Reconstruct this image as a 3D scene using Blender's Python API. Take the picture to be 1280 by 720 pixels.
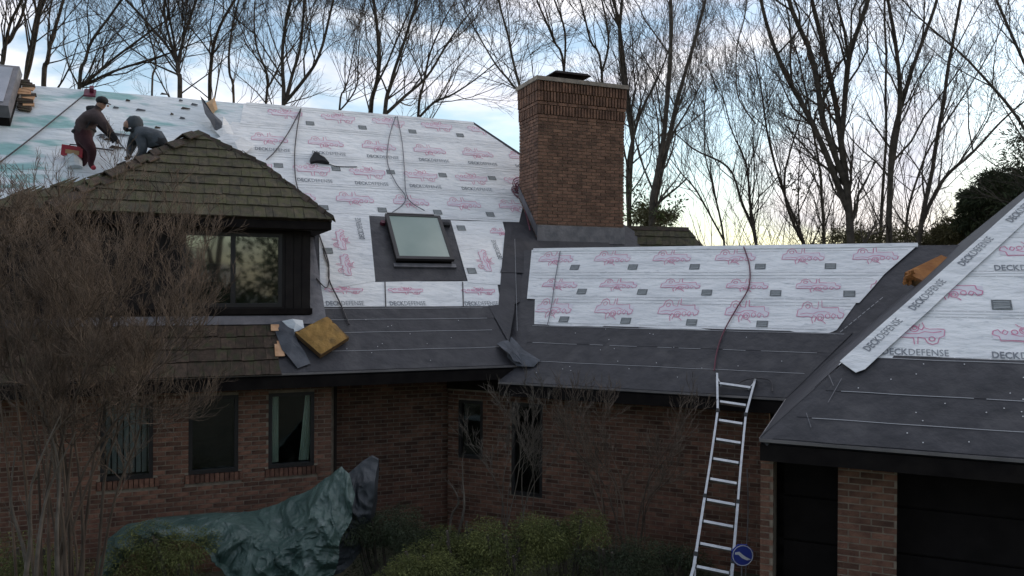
import bpy, bmesh, math, random
from math import *
from mathutils import Vector, Matrix, noise
random.seed(7)
V = Vector
C = bpy.context.scene
for o in list(bpy.data.objects): bpy.data.objects.remove(o)
# ---------------------------------------------------------------- camera
HC = 4.25
F_ = 1000.0
roll = radians(.32); pitch = radians(-.17)
FW = V((0, cos(pitch), sin(pitch))); U0 = V((0, -sin(pitch), cos(pitch))); R0 = V((1, 0, 0))
RT = R0*cos(roll)+U0*sin(roll); UP = -R0*sin(roll)+U0*cos(roll)
CAM = V((0, 0, HC))
cd = bpy.data.cameras.new('camera'); cam = bpy.data.objects.new('camera', cd); C.collection.objects.link(cam)
M = Matrix((RT, UP, -FW)).transposed().to_4x4(); M.translation = CAM
cam.matrix_world = M
cd.sensor_width = 36; cd.lens = 36*F_/1280; cd.clip_end = 2000; cd.clip_start = .1
C.camera = cam
# ---------------------------------------------------------------- sky and sun
W = bpy.data.worlds.new('World'); C.world = W; W.use_nodes = True
nt = W.node_tree; nt.nodes.clear()
def N(t, **k):
    n = nt.nodes.new(t)
    for a, b in k.items(): setattr(n, a, b)
    return n
L = nt.links.new
SUN_EL, SUN_AZ = radians(14), radians(68)        # sun low behind the house, to the right
out = N('ShaderNodeOutputWorld')
sky = N('ShaderNodeTexSky', sky_type='NISHITA'); sky.sun_disc = False
sky.sun_elevation = SUN_EL; sky.sun_rotation = SUN_AZ
bgs = N('ShaderNodeBackground'); bgs.inputs[1].default_value = .15
L(sky.outputs[0], bgs.inputs[0])
tc = N('ShaderNodeTexCoord')
mp = N('ShaderNodeMapping'); mp.inputs['Scale'].default_value = (1.0, 1.0, 2.6); mp.inputs['Location'].default_value = (.35, 1.2, .4)
L(tc.outputs['Generated'], mp.inputs[0])
n1 = N('ShaderNodeTexNoise'); n1.inputs['Scale'].default_value = 2.6; n1.inputs['Detail'].default_value = 8; n1.inputs['Roughness'].default_value = .55; n1.inputs['Distortion'].default_value = .5
L(mp.outputs[0], n1.inputs[0])
n2 = N('ShaderNodeTexNoise'); n2.inputs['Scale'].default_value = 5.5; n2.inputs['Detail'].default_value = 6; n2.inputs['Distortion'].default_value = .4
L(mp.outputs[0], n2.inputs[0])
sep = N('ShaderNodeSeparateXYZ'); L(tc.outputs['Generated'], sep.inputs[0])
# cloud colour: warm white low down, cooler grey higher up, streaks of lilac grey
hr = N('ShaderNodeMapRange'); L(sep.outputs[2], hr.inputs[0]); hr.inputs[1].default_value = 0; hr.inputs[2].default_value = .42
cr = N('ShaderNodeValToRGB'); L(hr.outputs[0], cr.inputs[0])
cr.color_ramp.elements[0].color = (1.0, .86, .70, 1); cr.color_ramp.elements[1].color = (.88, .88, .92, 1)
e = cr.color_ramp.elements.new(.30); e.color = (.97, .95, .97, 1)
gr = N('ShaderNodeValToRGB'); L(n2.outputs[0], gr.inputs[0])
gr.color_ramp.elements[0].position = .35; gr.color_ramp.elements[0].color = (.66, .68, .75, 1)
gr.color_ramp.elements[1].position = .62; gr.color_ramp.elements[1].color = (1, 1, 1, 1)
mx = N('ShaderNodeMix', data_type='RGBA', blend_type='MULTIPLY'); mx.inputs[0].default_value = 1
L(cr.outputs[0], mx.inputs[6]); L(gr.outputs[0], mx.inputs[7])
# the sky towards +y (the sunset side) is brighter than the sky behind the viewer
fr = N('ShaderNodeMapRange'); L(sep.outputs[1], fr.inputs[0])
fr.inputs[1].default_value = -1; fr.inputs[2].default_value = .25; fr.inputs[3].default_value = .20; fr.inputs[4].default_value = 1.0
zr = N('ShaderNodeMapRange'); L(sep.outputs[2], zr.inputs[0]); zr.inputs[1].default_value = .05; zr.inputs[2].default_value = .75; zr.inputs[3].default_value = .74; zr.inputs[4].default_value = 1.08
fm = N('ShaderNodeMath', operation='MULTIPLY'); L(fr.outputs[0], fm.inputs[0]); L(zr.outputs[0], fm.inputs[1])
bgc = N('ShaderNodeBackground'); L(mx.outputs[2], bgc.inputs[0]); L(fm.outputs[0], bgc.inputs[1])
cm = N('ShaderNodeValToRGB'); L(n1.outputs[0], cm.inputs[0])
cm.color_ramp.elements[0].position = .43; cm.color_ramp.elements[0].color = (.05, .05, .05, 1)
cm.color_ramp.elements[1].position = .56; cm.color_ramp.elements[1].color = (1, 1, 1, 1)
ms = N('ShaderNodeMixShader'); L(cm.outputs[0], ms.inputs[0]); L(bgs.outputs[0], ms.inputs[1]); L(bgc.outputs[0], ms.inputs[2])
L(ms.outputs[0], out.inputs[0])
sl = bpy.data.lights.new('sun', 'SUN'); sl.energy = .5; sl.angle = radians(12); sl.color = (1, .86, .70)
so = bpy.data.objects.new('sun', sl); C.collection.objects.link(so)
sd = V((sin(SUN_AZ)*cos(SUN_EL), cos(SUN_AZ)*cos(SUN_EL), sin(SUN_EL)))
so.rotation_euler = sd.to_track_quat('Z', 'Y').to_euler(); so.location = (0, 0, 40)
C.view_settings.view_transform = 'Standard'; C.view_settings.look = 'None'; C.view_settings.gamma = 1
C.view_settings.exposure = .85
C.cycles.max_bounces = 6; C.cycles.transparent_max_bounces = 8

# ---------------------------------------------------------------- pixel geometry (reading positions off the photograph, 1280x720)
def ray(x, y): return FW+RT*((x-640)/F_)+UP*((360-y)/F_)
def at(x, y, Y):                       # point at forward distance Y
    return CAM+ray(x, y)*Y
def onz(x, y, z):
    d = ray(x, y); return CAM+d*((z-HC)/d.z)
def onpl(x, y, P, n):
    d = ray(x, y); return CAM+d*((P-CAM).dot(n)/d.dot(n))
def pix(P):
    q = P-CAM; d = q.dot(FW)
    return 640+F_*q.dot(RT)/d, 360-F_*q.dot(UP)/d
Z = V((0, 0, 1))
# ---------------------------------------------------------------- materials
def mat(name, c1, c2=None, scale=6, rough=.8, bump=0, bscale=None, bdist=.02, metal=0, spec=.5, detail=5, rnd=0, stretch=None, lo=.35, hi=.65, extra=None):
    m = bpy.data.materials.new(name); m.use_nodes = True
    t = m.node_tree; b = t.nodes['Principled BSDF']; lk = t.links.new
    b.inputs['Roughness'].default_value = rough; b.inputs['Metallic'].default_value = metal
    b.inputs['Specular IOR Level'].default_value = spec
    c2 = c2 or c1
    co = t.nodes.new('ShaderNodeTexCoord'); src = co.outputs['Object']
    if stretch:
        mm = t.nodes.new('ShaderNodeMapping'); mm.inputs['Scale'].default_value = stretch; lk(src, mm.inputs[0]); src = mm.outputs[0]
    nz = t.nodes.new('ShaderNodeTexNoise'); nz.inputs['Scale'].default_value = scale; nz.inputs['Detail'].default_value = detail; lk(src, nz.inputs[0])
    rp = t.nodes.new('ShaderNodeValToRGB'); lk(nz.outputs[0], rp.inputs[0])
    rp.color_ramp.elements[0].position = lo; rp.color_ramp.elements[1].position = hi
    rp.color_ramp.elements[0].color = (*c1, 1); rp.color_ramp.elements[1].color = (*c2, 1)
    col = rp.outputs[0]
    if extra:        # (colour, scale, lo, hi) blotches of a third colour
        n3 = t.nodes.new('ShaderNodeTexNoise'); n3.inputs['Scale'].default_value = extra[1]; n3.inputs['Detail'].default_value = 3; lk(src, n3.inputs[0])
        r3 = t.nodes.new('ShaderNodeValToRGB'); lk(n3.outputs[0], r3.inputs[0]); r3.color_ramp.elements[0].position = extra[2]; r3.color_ramp.elements[1].position = extra[3]
        x3 = t.nodes.new('ShaderNodeMix'); x3.data_type = 'RGBA'; lk(r3.outputs[0], x3.inputs[0]); lk(col, x3.inputs[6]); x3.inputs[7].default_value = (*extra[0], 1); col = x3.outputs[2]
    if rnd:          # every piece its own tone
        g = t.nodes.new('ShaderNodeNewGeometry'); oi = t.nodes.new('ShaderNodeObjectInfo')
        ad = t.nodes.new('ShaderNodeMath'); ad.operation = 'ADD'; lk(g.outputs['Random Per Island'], ad.inputs[0]); lk(oi.outputs['Random'], ad.inputs[1])
        fr_ = t.nodes.new('ShaderNodeMath'); fr_.operation = 'FRACT'; lk(ad.outputs[0], fr_.inputs[0])
        mr = t.nodes.new('ShaderNodeMapRange'); lk(fr_.outputs[0], mr.inputs[0]); mr.inputs[3].default_value = 1-rnd; mr.inputs[4].default_value = 1+rnd*.8
        hs = t.nodes.new('ShaderNodeHueSaturation'); lk(mr.outputs[0], hs.inputs['Value']); lk(col, hs.inputs['Color']); col = hs.outputs[0]
    lk(col, b.inputs['Base Color'])
    if bump:
        nb = t.nodes.new('ShaderNodeTexNoise'); nb.inputs['Scale'].default_value = bscale or scale*3; nb.inputs['Detail'].default_value = 4; lk(src, nb.inputs[0])
        bp = t.nodes.new('ShaderNodeBump'); bp.inputs['Strength'].default_value = bump; bp.inputs['Distance'].default_value = bdist; lk(nb.outputs[0], bp.inputs['Height']); lk(bp.outputs[0], b.inputs['Normal'])
    return m
def glassmat(name, tint=(.6, .65, .62), ior=1.55):
    m = bpy.data.materials.new(name); m.use_nodes = True; t = m.node_tree; t.nodes.clear(); lk = t.links.new
    o = t.nodes.new('ShaderNodeOutputMaterial'); g = t.nodes.new('ShaderNodeBsdfGlossy'); g.inputs['Roughness'].default_value = .03; g.inputs['Color'].default_value = (.9, .93, .95, 1)
    tr = t.nodes.new('ShaderNodeBsdfTransparent'); tr.inputs[0].default_value = (*tint, 1)
    f = t.nodes.new('ShaderNodeFresnel'); f.inputs[0].default_value = ior
    x = t.nodes.new('ShaderNodeMixShader'); lk(f.outputs[0], x.inputs[0]); lk(tr.outputs[0], x.inputs[1]); lk(g.outputs[0], x.inputs[2]); lk(x.outputs[0], o.inputs[0])
    return m
m_mem = mat('membrane', (.028, .027, .031), (.044, .042, .048), 3, .58, .9, 5, bdist=.03, spec=.45, extra=((.062, .058, .062), 1.3, .55, .8))
m_mem2 = mat('membrane_lap', (.025, .024, .028), (.040, .038, .043), 5, .56, .9, 5, bdist=.03, spec=.45, extra=((.070, .066, .068), 2.2, .56, .78))
m_white = mat('underlayment', (.65, .655, .66), (.80, .80, .795), 1.3, .62, 1.0, 4, bdist=.034, spec=.3, stretch=(1, 1, 4), lo=.3, hi=.6, extra=((.50, .52, .54), 7, .60, .80))
m_old = mat('weathered_underlayment', (.56, .61, .64), (.70, .73, .74), 1.6, .65, 1.0, 4, bdist=.05, stretch=(.6, .6, 2.5), extra=((.27, .46, .45), 1.5, .545, .63))
m_line = mat('pale_print', (.34, .34, .35))
m_pink = mat('pink_ink', (.60, .19, .31), (.66, .28, .39), 8)
m_tint = mat('pink_tint', (.66, .62, .67), (.73, .70, .73), 8)
m_ink = mat('grey_ink', (.17, .18, .20), (.25, .26, .28), 10)
m_seal = mat('seal_ink', (.10, .11, .115), (.17, .18, .18), 20)
m_sealw = mat('seal_band', (.36, .38, .38))
m_brick = mat('brick', (.112, .050, .034), (.205, .102, .066), 9, .9, .5, 60, rnd=.45)
m_cbrick = mat('chimney_brick', (.125, .066, .044), (.225, .120, .078), 7, .9, .5, 60, rnd=.30)
m_mortar = mat('mortar', (.20, .16, .12), (.29, .235, .18), 12, .95, .3, 80)
m_shake = mat('mossy_shake', (.038, .034, .022), (.095, .078, .046), 2.2, .92, .8, 30, rnd=.22, stretch=(5, 5, 1), extra=((.062, .062, .024), 1.6, .42, .66))
m_shaked = mat('dark_shake', (.040, .028, .020), (.085, .058, .042), 3, .92, .8, 30, rnd=.35, stretch=(5, 5, 1), extra=((.045, .05, .022), 1.8, .5, .7))
m_fresh = mat('fresh_cedar', (.45, .24, .12), (.62, .38, .22), 8, .8, .3)
m_dark = mat('dark_brown_trim', (.009, .007, .007), (.016, .013, .012), 5, .8, .2, spec=.12)
m_soff = mat('soffit', (.018, .014, .012), (.028, .022, .018), 4, .9, spec=.1)
m_side = mat('dark_siding', (.016, .013, .013), (.026, .022, .020), 4, .8, .2, spec=.2)
m_fascia = mat('drip_edge', (.16, .15, .15), (.24, .22, .22), 3, .45, metal=.3)
m_lead = mat('lead_flashing', (.12, .12, .13), (.20, .19, .20), 6, .5, .3, metal=.3)
m_glass = glassmat('window_glass', (.85, .88, .86))
m_glassd = glassmat('dormer_glass', (.5, .55, .53), 2.7)
m_skyglass = mat('skylight_glass', (.20, .26, .22), (.27, .33, .28), .9, .08, 0, spec=.9)
m_wframe = mat('window_frame', (.014, .012, .012), (.022, .018, .017), 5, .5)
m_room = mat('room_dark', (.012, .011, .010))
m_curt = mat('green_curtain', (.60, .66, .58), (.75, .80, .70), 3, .9)
m_blind = mat('vertical_blinds', (.40, .42, .44), (.55, .56, .58), 3, .8)
m_alu = mat('aluminium', (.62, .62, .62), (.75, .75, .74), 12, .35, .1, metal=.75)
m_alud = mat('ladder_plastic', (.05, .05, .05))
m_rope = mat('rope', (.05, .045, .05), (.09, .08, .08), 30)
m_rope2 = mat('grey_rope', (.14, .14, .16), (.20, .20, .22), 30)
m_tarp = mat('green_tarp', (.030, .062, .054), (.072, .115, .100), 2.2, .45, 1.0, 14, spec=.5, extra=((.13, .165, .155), 5, .58, .72))
m_tarpd = mat('shaded_tarp', (.018, .022, .026), (.035, .04, .045), 3, .6, .5, 8)  # same tarp, colour darkened to paint in the shade on its raised corner
m_ground = mat('lawn_ground', (.030, .034, .014), (.060, .052, .030), 1.5, .95, .6, 9)
m_bark = mat('bark', (.048, .039, .032), (.105, .085, .068), 6, .95, .6, 20)
m_bark2 = mat('pale_bark', (.09, .075, .058), (.155, .13, .105), 6, .95, .6, 20)
m_twig = mat('shrub_twig', (.070, .051, .037), (.140, .103, .075), 4, .95, rnd=.4)
m_juni = mat('juniper', (.070, .086, .024), (.155, .163, .047), 2.5, .9, rnd=.45)
m_everg = mat('evergreen_needles', (.022, .034, .016), (.060, .070, .030), .8, .9, rnd=.4)
m_thick = mat('thicket_leaf', (.075, .065, .032), (.15, .135, .060), .8, .9, rnd=.4)
m_ivy = mat('ivy_leaf', (.05, .07, .02), (.10, .12, .035), 2, .8, rnd=.4)
m_dead = mat('dead_leaves', (.11, .06, .035), (.17, .10, .06), 2, .9, rnd=.4)
m_pad = mat('roof_pad', (.24, .135, .035), (.36, .21, .06), 4, .9, .6, 20, extra=((.13, .08, .03), 3, .5, .7))
m_pad2 = mat('orange_pad', (.26, .10, .025), (.40, .17, .045), 4, .9, .6, 20, extra=((.16, .07, .03), 5, .52, .7))
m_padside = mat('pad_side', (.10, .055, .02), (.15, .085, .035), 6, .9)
m_black = mat('black_cloth', (.014, .014, .016), (.022, .022, .024), 5, .9)
m_brownj = mat('brown_jacket', (.038, .025, .026), (.066, .044, .042), 6, .9, 1.0, 9)
m_pants = mat('maroon_trousers', (.034, .009, .013), (.055, .015, .021), 6, .9, 1.0, 9)
m_greyj = mat('grey_hoodie', (.034, .042, .050), (.060, .070, .080), 6, .9, 1.0, 9)
m_skin = mat('skin', (.30, .17, .12), (.36, .21, .15), 6, .6)
m_red = mat('red_plastic', (.36, .02, .04), (.45, .04, .06), 4, .5)
m_tan = mat('tan_wood', (.42, .26, .14), (.52, .34, .19), 6, .8)
m_steel = mat('steel', (.4, .4, .42), (.5, .5, .52), 5, .35, metal=.8)
m_blue = mat('blue_sign', (.03, .05, .30), (.04, .07, .38), 3, .4)
m_signw = mat('sign_white', (.75, .76, .80))
m_capw = mat('white_metal', (.5, .5, .5), (.65, .65, .65), 5, .4, metal=.4)
m_grv = mat('skylight_grey', (.26, .28, .32), (.36, .37, .42), 2, .35, .1)
m_stone = mat('garden_stone', (.16, .14, .16), (.28, .25, .27), 3, .9, .6)
m_hatd = mat('dark_scrap', (.05, .055, .065), (.10, .105, .12), 5, .7, .4)
m_burg = mat('burgundy_hose', (.09, .012, .03), (.14, .022, .045), 5, .5)
m_conc = mat('concrete_cap', (.22, .19, .16), (.33, .28, .23), 6, .9, .4, 30)
m_gdoor = mat('garage_door', (.010, .008, .008), (.015, .012, .012), 4, .8, spec=.15)
# ---------------------------------------------------------------- object helpers
OR = {}                                 # world origin of every object made
def obj(name, verts, faces, m=None, parent=None, origin=None, smooth=False, mats=None, mi=None):
    if parent is not None: o0 = OR[parent.name]
    elif origin is not None: o0 = V(origin)
    else:
        xs = [v[0] for v in verts]; ys = [v[1] for v in verts]; zs = [v[2] for v in verts]
        o0 = V(((min(xs)+max(xs))/2, (min(ys)+max(ys))/2, min(zs)))
    me = bpy.data.meshes.new(name)
    me.from_pydata([(v[0]-o0.x, v[1]-o0.y, v[2]-o0.z) for v in verts], [], faces)
    for q in (mats or [m]): me.materials.append(q)
    if mi: me.polygons.foreach_set('material_index', mi)
    if smooth: me.polygons.foreach_set('use_smooth', [True]*len(me.polygons))
    me.update()
    o = bpy.data.objects.new(name, me); C.collection.objects.link(o)
    if parent is not None: o.parent = parent
    else: o.location = o0
    OR[o.name] = o0.copy()
    return o
def tag(o, label=None, cat=None, group=None, kind=None):
    if label: o['label'] = label
    if cat: o['category'] = cat
    if group: o['group'] = group
    if kind: o['kind'] = kind
    return o
def thing(name, loc, label, cat, group=None):
    o = bpy.data.objects.new(name, None); C.collection.objects.link(o); o.location = loc; o.empty_display_size = .2
    OR[o.name] = V(loc); return tag(o, label, cat, group)
class MB:
    def __init__(s): s.v = []; s.f = []; s.mi = []
    def poly(s, pts, mi=0):
        n = len(s.v); s.v += [tuple(p) for p in pts]; s.f.append(tuple(range(n, n+len(pts)))); s.mi.append(mi)
    def hexa(s, p, mi=0):               # 8 points: bottom ring 0-3, top ring 4-7
        n = len(s.v); s.v += [tuple(q) for q in p]
        for f in ((3, 2, 1, 0), (4, 5, 6, 7), (0, 1, 5, 4), (1, 2, 6, 5), (2, 3, 7, 6), (3, 0, 4, 7)):
            s.f.append(tuple(n+i for i in f)); s.mi.append(mi)
    def box(s, c, ax, ay, az, mi=0):    # centre and half-extent vectors
        c = V(c)
        s.hexa([c-ax-ay-az, c+ax-ay-az, c+ax+ay-az, c-ax+ay-az, c-ax-ay+az, c+ax-ay+az, c+ax+ay+az, c-ax+ay+az], mi)
    def prism(s, pts, off, mi=0, jit=0):       # polygon pts extruded by vector off (top = pts, bottom = pts-off)
        n = len(s.v); k = len(pts)
        s.v += [tuple(p) for p in pts]+[tuple(V(p)-off) for p in pts]
        s.f.append(tuple(range(n, n+k))); s.mi.append(mi); s.f.append(tuple(n+k+i for i in reversed(range(k)))); s.mi.append(mi)
        for i in range(k):
            j = (i+1) % k; s.f.append((n+i, n+k+i, n+k+j, n+j)); s.mi.append(mi)
    def tube(s, pts, rad, n=6, cap=True, mi=0):
        pts = [V(p) for p in pts]; k = len(pts)
        if not hasattr(rad, '__len__'): rad = [rad]*k
        d = (pts[1]-pts[0]).normalized(); a = d.orthogonal().normalized(); base = len(s.v)
        for i in range(k):
            if i < k-1: dn = (pts[i+1]-pts[i])
            else: dn = pts[i]-pts[i-1]
            if 0 < i < k-1: dn = pts[i+1]-pts[i-1]
            dn.normalize(); a = (a-dn*a.dot(dn))
            if a.length < 1e-6: a = dn.orthogonal()
            a.normalize(); b = dn.cross(a)
            for q in range(n):
                t = 2*pi*q/n; s.v.append(tuple(pts[i]+(a*cos(t)+b*sin(t))*rad[i]))
        for i in range(k-1):
            for q in range(n):
                r = (q+1) % n; s.f.append((base+i*n+q, base+i*n+r, base+(i+1)*n+r, base+(i+1)*n+q)); s.mi.append(mi)
        if cap and n > 2:
            s.f.append(tuple(base+q for q in reversed(range(n)))); s.f.append(tuple(base+(k-1)*n+q for q in range(n))); s.mi += [mi, mi]
    def build(s, name, m, parent=None, origin=None, smooth=False, kind=None):
        if not s.f: return None
        ms = m if isinstance(m, (list, tuple)) else [m]
        o = obj(name, s.v, s.f, None, parent, origin, smooth, ms, s.mi if len(ms) > 1 else None)
        if kind: o['kind'] = kind
        return o
def smoothline(pts, n=5):
    P = [V(p) for p in pts]; P = [P[0]]+P+[P[-1]]; r = []
    for i in range(1, len(P)-2):
        for k in range(n):
            t = k/n; a, b, c, d = P[i-1], P[i], P[i+1], P[i+2]
            r.append(.5*((2*b)+(c-a)*t+(2*a-5*b+4*c-d)*t*t+(3*b-a-3*c+d)*t*t*t))
    r.append(P[-2]); return r
# ---------------------------------------------------------------- house frames: s along the eave, t = horizontal run up the slope
PT = .95
aM = radians(23.5); aA = radians(22)
uM = V((cos(aM), -sin(aM), 0)); nM = V((sin(aM), cos(aM), 0))
uA = V((cos(aA), sin(aA), 0)); nA = V((-sin(aA), cos(aA), 0))
M1 = onz(985, 498, HC-1.56); G0 = onz(950, 548, HC-1.56); OA = V((-.2, 13, HC-1.3))
class Fr:
    def __init__(s, O, u, n, p):
        s.O = O; s.u = u; s.n = n; s.p = p; s.g = sqrt(1+p*p)
        s.up = (n+Z*p)/s.g; s.N = u.cross(s.up).normalized()
    def P(s, a, t, h=0): return s.O+s.u*a+s.n*t+Z*(s.p*t)+s.N*h
    def px(s, x, y):
        q = onpl(x, y, s.O, s.N); return ((q-s.O).dot(s.u), (q-s.O).dot(s.n))
FA = Fr(OA, uA, nA, PT); FM = Fr(M1, uM, nM, PT); FG = Fr(G0, uM, nM, PT)
house = thing('house', (0, 13, 0), 'sprawling brick house being reroofed, its steep roofs wrapped in white and black underlayment', 'house')
# ---- roof bodies
def slabroof(name, pts, m, nrm, th=.10):
    b = MB(); b.prism(pts, nrm*th); return b.build(name, m, house)
RA = 5.28; HA = 1.36
SL = -13.0
# ridge height A
backA = (nA*-1)
ra0 = FA.P(SL, RA); ra1 = FA.P(HA, RA); cr1 = FA.P(HA+RA, 0)
rf = slabroof('roof', [FA.P(SL, 0), FA.P(.42, 0), FA.P(.30, .30), FA.P(.30, .9), FA.P(1.8, 1.4), FA.P(HA+RA-1.4, 1.4), ra1, ra0], m_mem, FA.N)
# back slope and hip end of the main roof
bs = ra1+nA*RA-Z*PT*RA+uA*RA; bl = ra0+nA*RA-Z*PT*RA
fb = Fr(bl, -uA, -nA, PT)
slabroof('roof', [bs, bl, ra0, ra1], m_mem, Fr(bl, -uA, -nA, PT).N)
hipN = Fr(cr1, nA, -uA, PT).N
slabroof('roof', [cr1, bs, ra1], m_mem, hipN)
# middle wing
RM = 2.35
rl, rr = FM.P(-5.6, RM), FM.P(RM+.2, RM)
slabroof('roof', [FM.P(-4.46, 0), FM.P(0, 0), FM.P(RM+.2, RM+.2-.0)-Z*0 if False else FM.P(RM+.2, RM), rl, FM.P(-4.9, .5)], m_mem, FM.N)
bM = Fr(FM.P(0, RM)+nM*RM-Z*PT*RM, -uM, -nM, PT)
slabroof('roof', [bM.P(-4.6, 0), bM.P(5.6, 0), rl, rr], m_mem, bM.N)
# garage wing, hipped
GR = 4.3
FS = Fr(G0, -nM, uM, PT)              # left hip plane; s runs towards the viewer
slabroof('roof', [FG.P(0, 0), FG.P(9, 0), FG.P(9, GR), FG.P(GR, GR)], m_mem, FG.N)
slabroof('roof', [FS.P(0, 0), FS.P(-GR, GR), FS.P(-2*GR, 0)], m_mem, FS.N)
bG = Fr(G0+nM*2*GR, -uM, -nM, PT)
slabroof('roof', [bG.P(0, 0), bG.P(-GR, GR), bG.P(-9, GR), bG.P(-9, 0)], m_mem, bG.N)
# ---- sheets -----------------------------------------------------
def wavy(a, b, n, j, seed):
    r = []
    for i in range(n):
        k = i/n; w = noise.noise(V((seed, i*.7, 0)))*j
        r.append((a[0]+(b[0]-a[0])*k, a[1]+(b[1]-a[1])*k+(w if i else 0)))
    return r
def inside(p, poly):
    x, y = p; c = False; n = len(poly)
    for i in range(n):
        x1, y1 = poly[i]; x2, y2 = poly[(i+1) % n]
        if (y1 > y) != (y2 > y) and x < (x2-x1)*(y-y1)/(y2-y1)+x1: c = not c
    return c
sd_ = [0]
def sheet(fr, poly, h, m, name='underlayment_sheet', wav=.012, lab=None):
    """poly: (s,t) corners counter-clockwise starting bottom-left; the edges wander a little; sits at height h on the deck"""
    sd_[0] += 3.1; pts = []
    n = len(poly)
    for i in range(n):
        a, b = poly[i], poly[(i+1) % n]
        k = max(2, int(hypot(b[0]-a[0], b[1]-a[1])/.3))
        pts += wavy(a, b, k, wav, sd_[0]+i*7)
    # grid the sheet so that it can lie slightly uneven
    b_ = MB(); b_.prism([fr.P(s, t, h+.004*noise.noise(V((s*1.3, t*2, sd_[0])))) for s, t in pts], fr.N*.004)
    o = b_.build(name, m, house)
    if lab: o['label'] = lab
    return o
def strip2(mb, fr, p, q, w, h, poly=None, mi=0):
    """flat ribbon between (s,t) points, widths in metres on the slope"""
    ax, ay = (q[0]-p[0]), (q[1]-p[1])*fr.g
    l = hypot(ax, ay)
    if l < 1e-5: return
    ox, oy = -ay/l*w/2, ax/l*w/2/fr.g
    c = [(p[0]+ox, p[1]+oy), (p[0]-ox, p[1]-oy), (q[0]-ox, q[1]-oy), (q[0]+ox, q[1]+oy)]
    if poly and not all(inside(k, poly) for k in c): return
    P = [fr.P(a, b, h) for a, b in c]
    if (P[1]-P[0]).cross(P[2]-P[1]).dot(fr.N) < 0: P.reverse()
    mb.poly(P, mi)
# text outlines from Blender's own font, once
def textmesh(word, bold=0):
    cu = bpy.data.curves.new('t', 'FONT'); cu.body = word; cu.size = 1; cu.offset = bold; cu.resolution_u = 2; cu.fill_mode = 'FRONT'
    to = bpy.data.objects.new('t', cu); C.collection.objects.link(to)
    dg = bpy.context.evaluated_depsgraph_get(); me = bpy.data.meshes.new_from_object(to.evaluated_get(dg))
    vs = [(v.co.x, v.co.y) for v in me.vertices]; fs = [tuple(p.vertices) for p in me.polygons]
    bpy.data.objects.remove(to); bpy.data.curves.remove(cu); bpy.data.meshes.remove(me)
    x0 = min(v[0] for v in vs); w = max(v[0] for v in vs)-x0; h = max(v[1] for v in vs)
    return [((a-x0)/h, b/h) for a, b in vs], fs, w/h
T1 = textmesh('DECK', .022); T2 = textmesh('DEFENSE', -.004)
def word(mb, fr, s, t, hgt, h, poly, ang=0, wid=.72):
    x = 0; ca, sa = cos(ang), sin(ang)
    tot = (T1[2]+T2[2]+.12); kx = wid/tot
    for T in (T1, T2):
        for f in T[1]:
            pts = []
            for i in f:
                a = (T[0][i][0]+x)*kx; b = T[0][i][1]*hgt
                pts.append((s+a*ca-b*sa, t+(a*sa+b*ca)/fr.g))
            if poly is None or all(inside(q, poly) for q in pts): mb.poly([fr.P(a, b, h) for a, b in pts], 2)
        x += T[2]+.12
DOOD = [[(0, .06), (.02, .20), (.10, .24), (.13, .36), (.22, .40), (.30, .36), (.34, .26), (.45, .24), (.46, .40)],
        [(.52, .42), (.53, .27), (.70, .26), (.88, .27), (.90, .17), (1.0, .13), (.98, .05), (.90, .02), (.86, .10)],
        [(0, .06), (.12, .05), (.25, .06), (.33, .03)],
        [(.06, .10), (.20, .13), (.34, .11), (.44, .16), (.60, .17), (.72, .13)],
        [(.36, -.10), (.33, 0), (.37, .08), (.43, .04), (.40, -.06)], [(.62, -.10), (.58, -.06), (.53, -.03)],
        [(.80, .02), (.84, .10), (.78, .13), (.74, .06), (.80, .02)]]
def circ(cx, cy, r, n=9): return [(cx+r*cos(2*pi*i/n), cy+r*sin(2*pi*i/n)) for i in range(n+1)]
DOOD += [circ(.50, .04, .075), circ(.50, .04, .04), circ(.66, .07, .05), circ(.22, .28, .05)]
def doodle(mb, fr, s, t, wid, h, poly, ang=0, hs=1.0, flip=False):
    ca, sa = cos(ang), sin(ang)
    def T(a, b):
        if flip: a, b = 1-a, .3-b
        a *= wid; b *= wid*hs; return (s+a*ca-b*sa, t+(a*sa+b*ca)/fr.g)
    fill = [T(*q) for q in ((.02, .05), (.95, .04), (.93, .14), (.86, .25), (.33, .25), (.2, .34), (.1, .24), (.02, .18))]
    cells = 8
    for i in range(cells):              # halo of faint pink, laid in cells so that it stops at the sheet's edge
        a0, a1 = i/cells, (i+1)/cells
        q = [T(a0, .05), T(a1, .05), T(a1, .25), T(a0, .25)]
        if poly is None or all(inside(k, poly) for k in q):
            P = [fr.P(a, b, h-.0012) for a, b in q]
            if (P[1]-P[0]).cross(P[2]-P[1]).dot(fr.N) < 0: P.reverse()
            mb.poly(P, 1)
    for ln in DOOD:
        jx, jy = random.uniform(-.01, .01), random.uniform(-.01, .01)
        for i in range(len(ln)-1):
            strip2(mb, fr, T(ln[i][0]+jx, ln[i][1]+jy), T(ln[i+1][0]+jx, ln[i+1][1]+jy), .0105*random.uniform(.75, 1.3), h, poly, 0)
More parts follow.
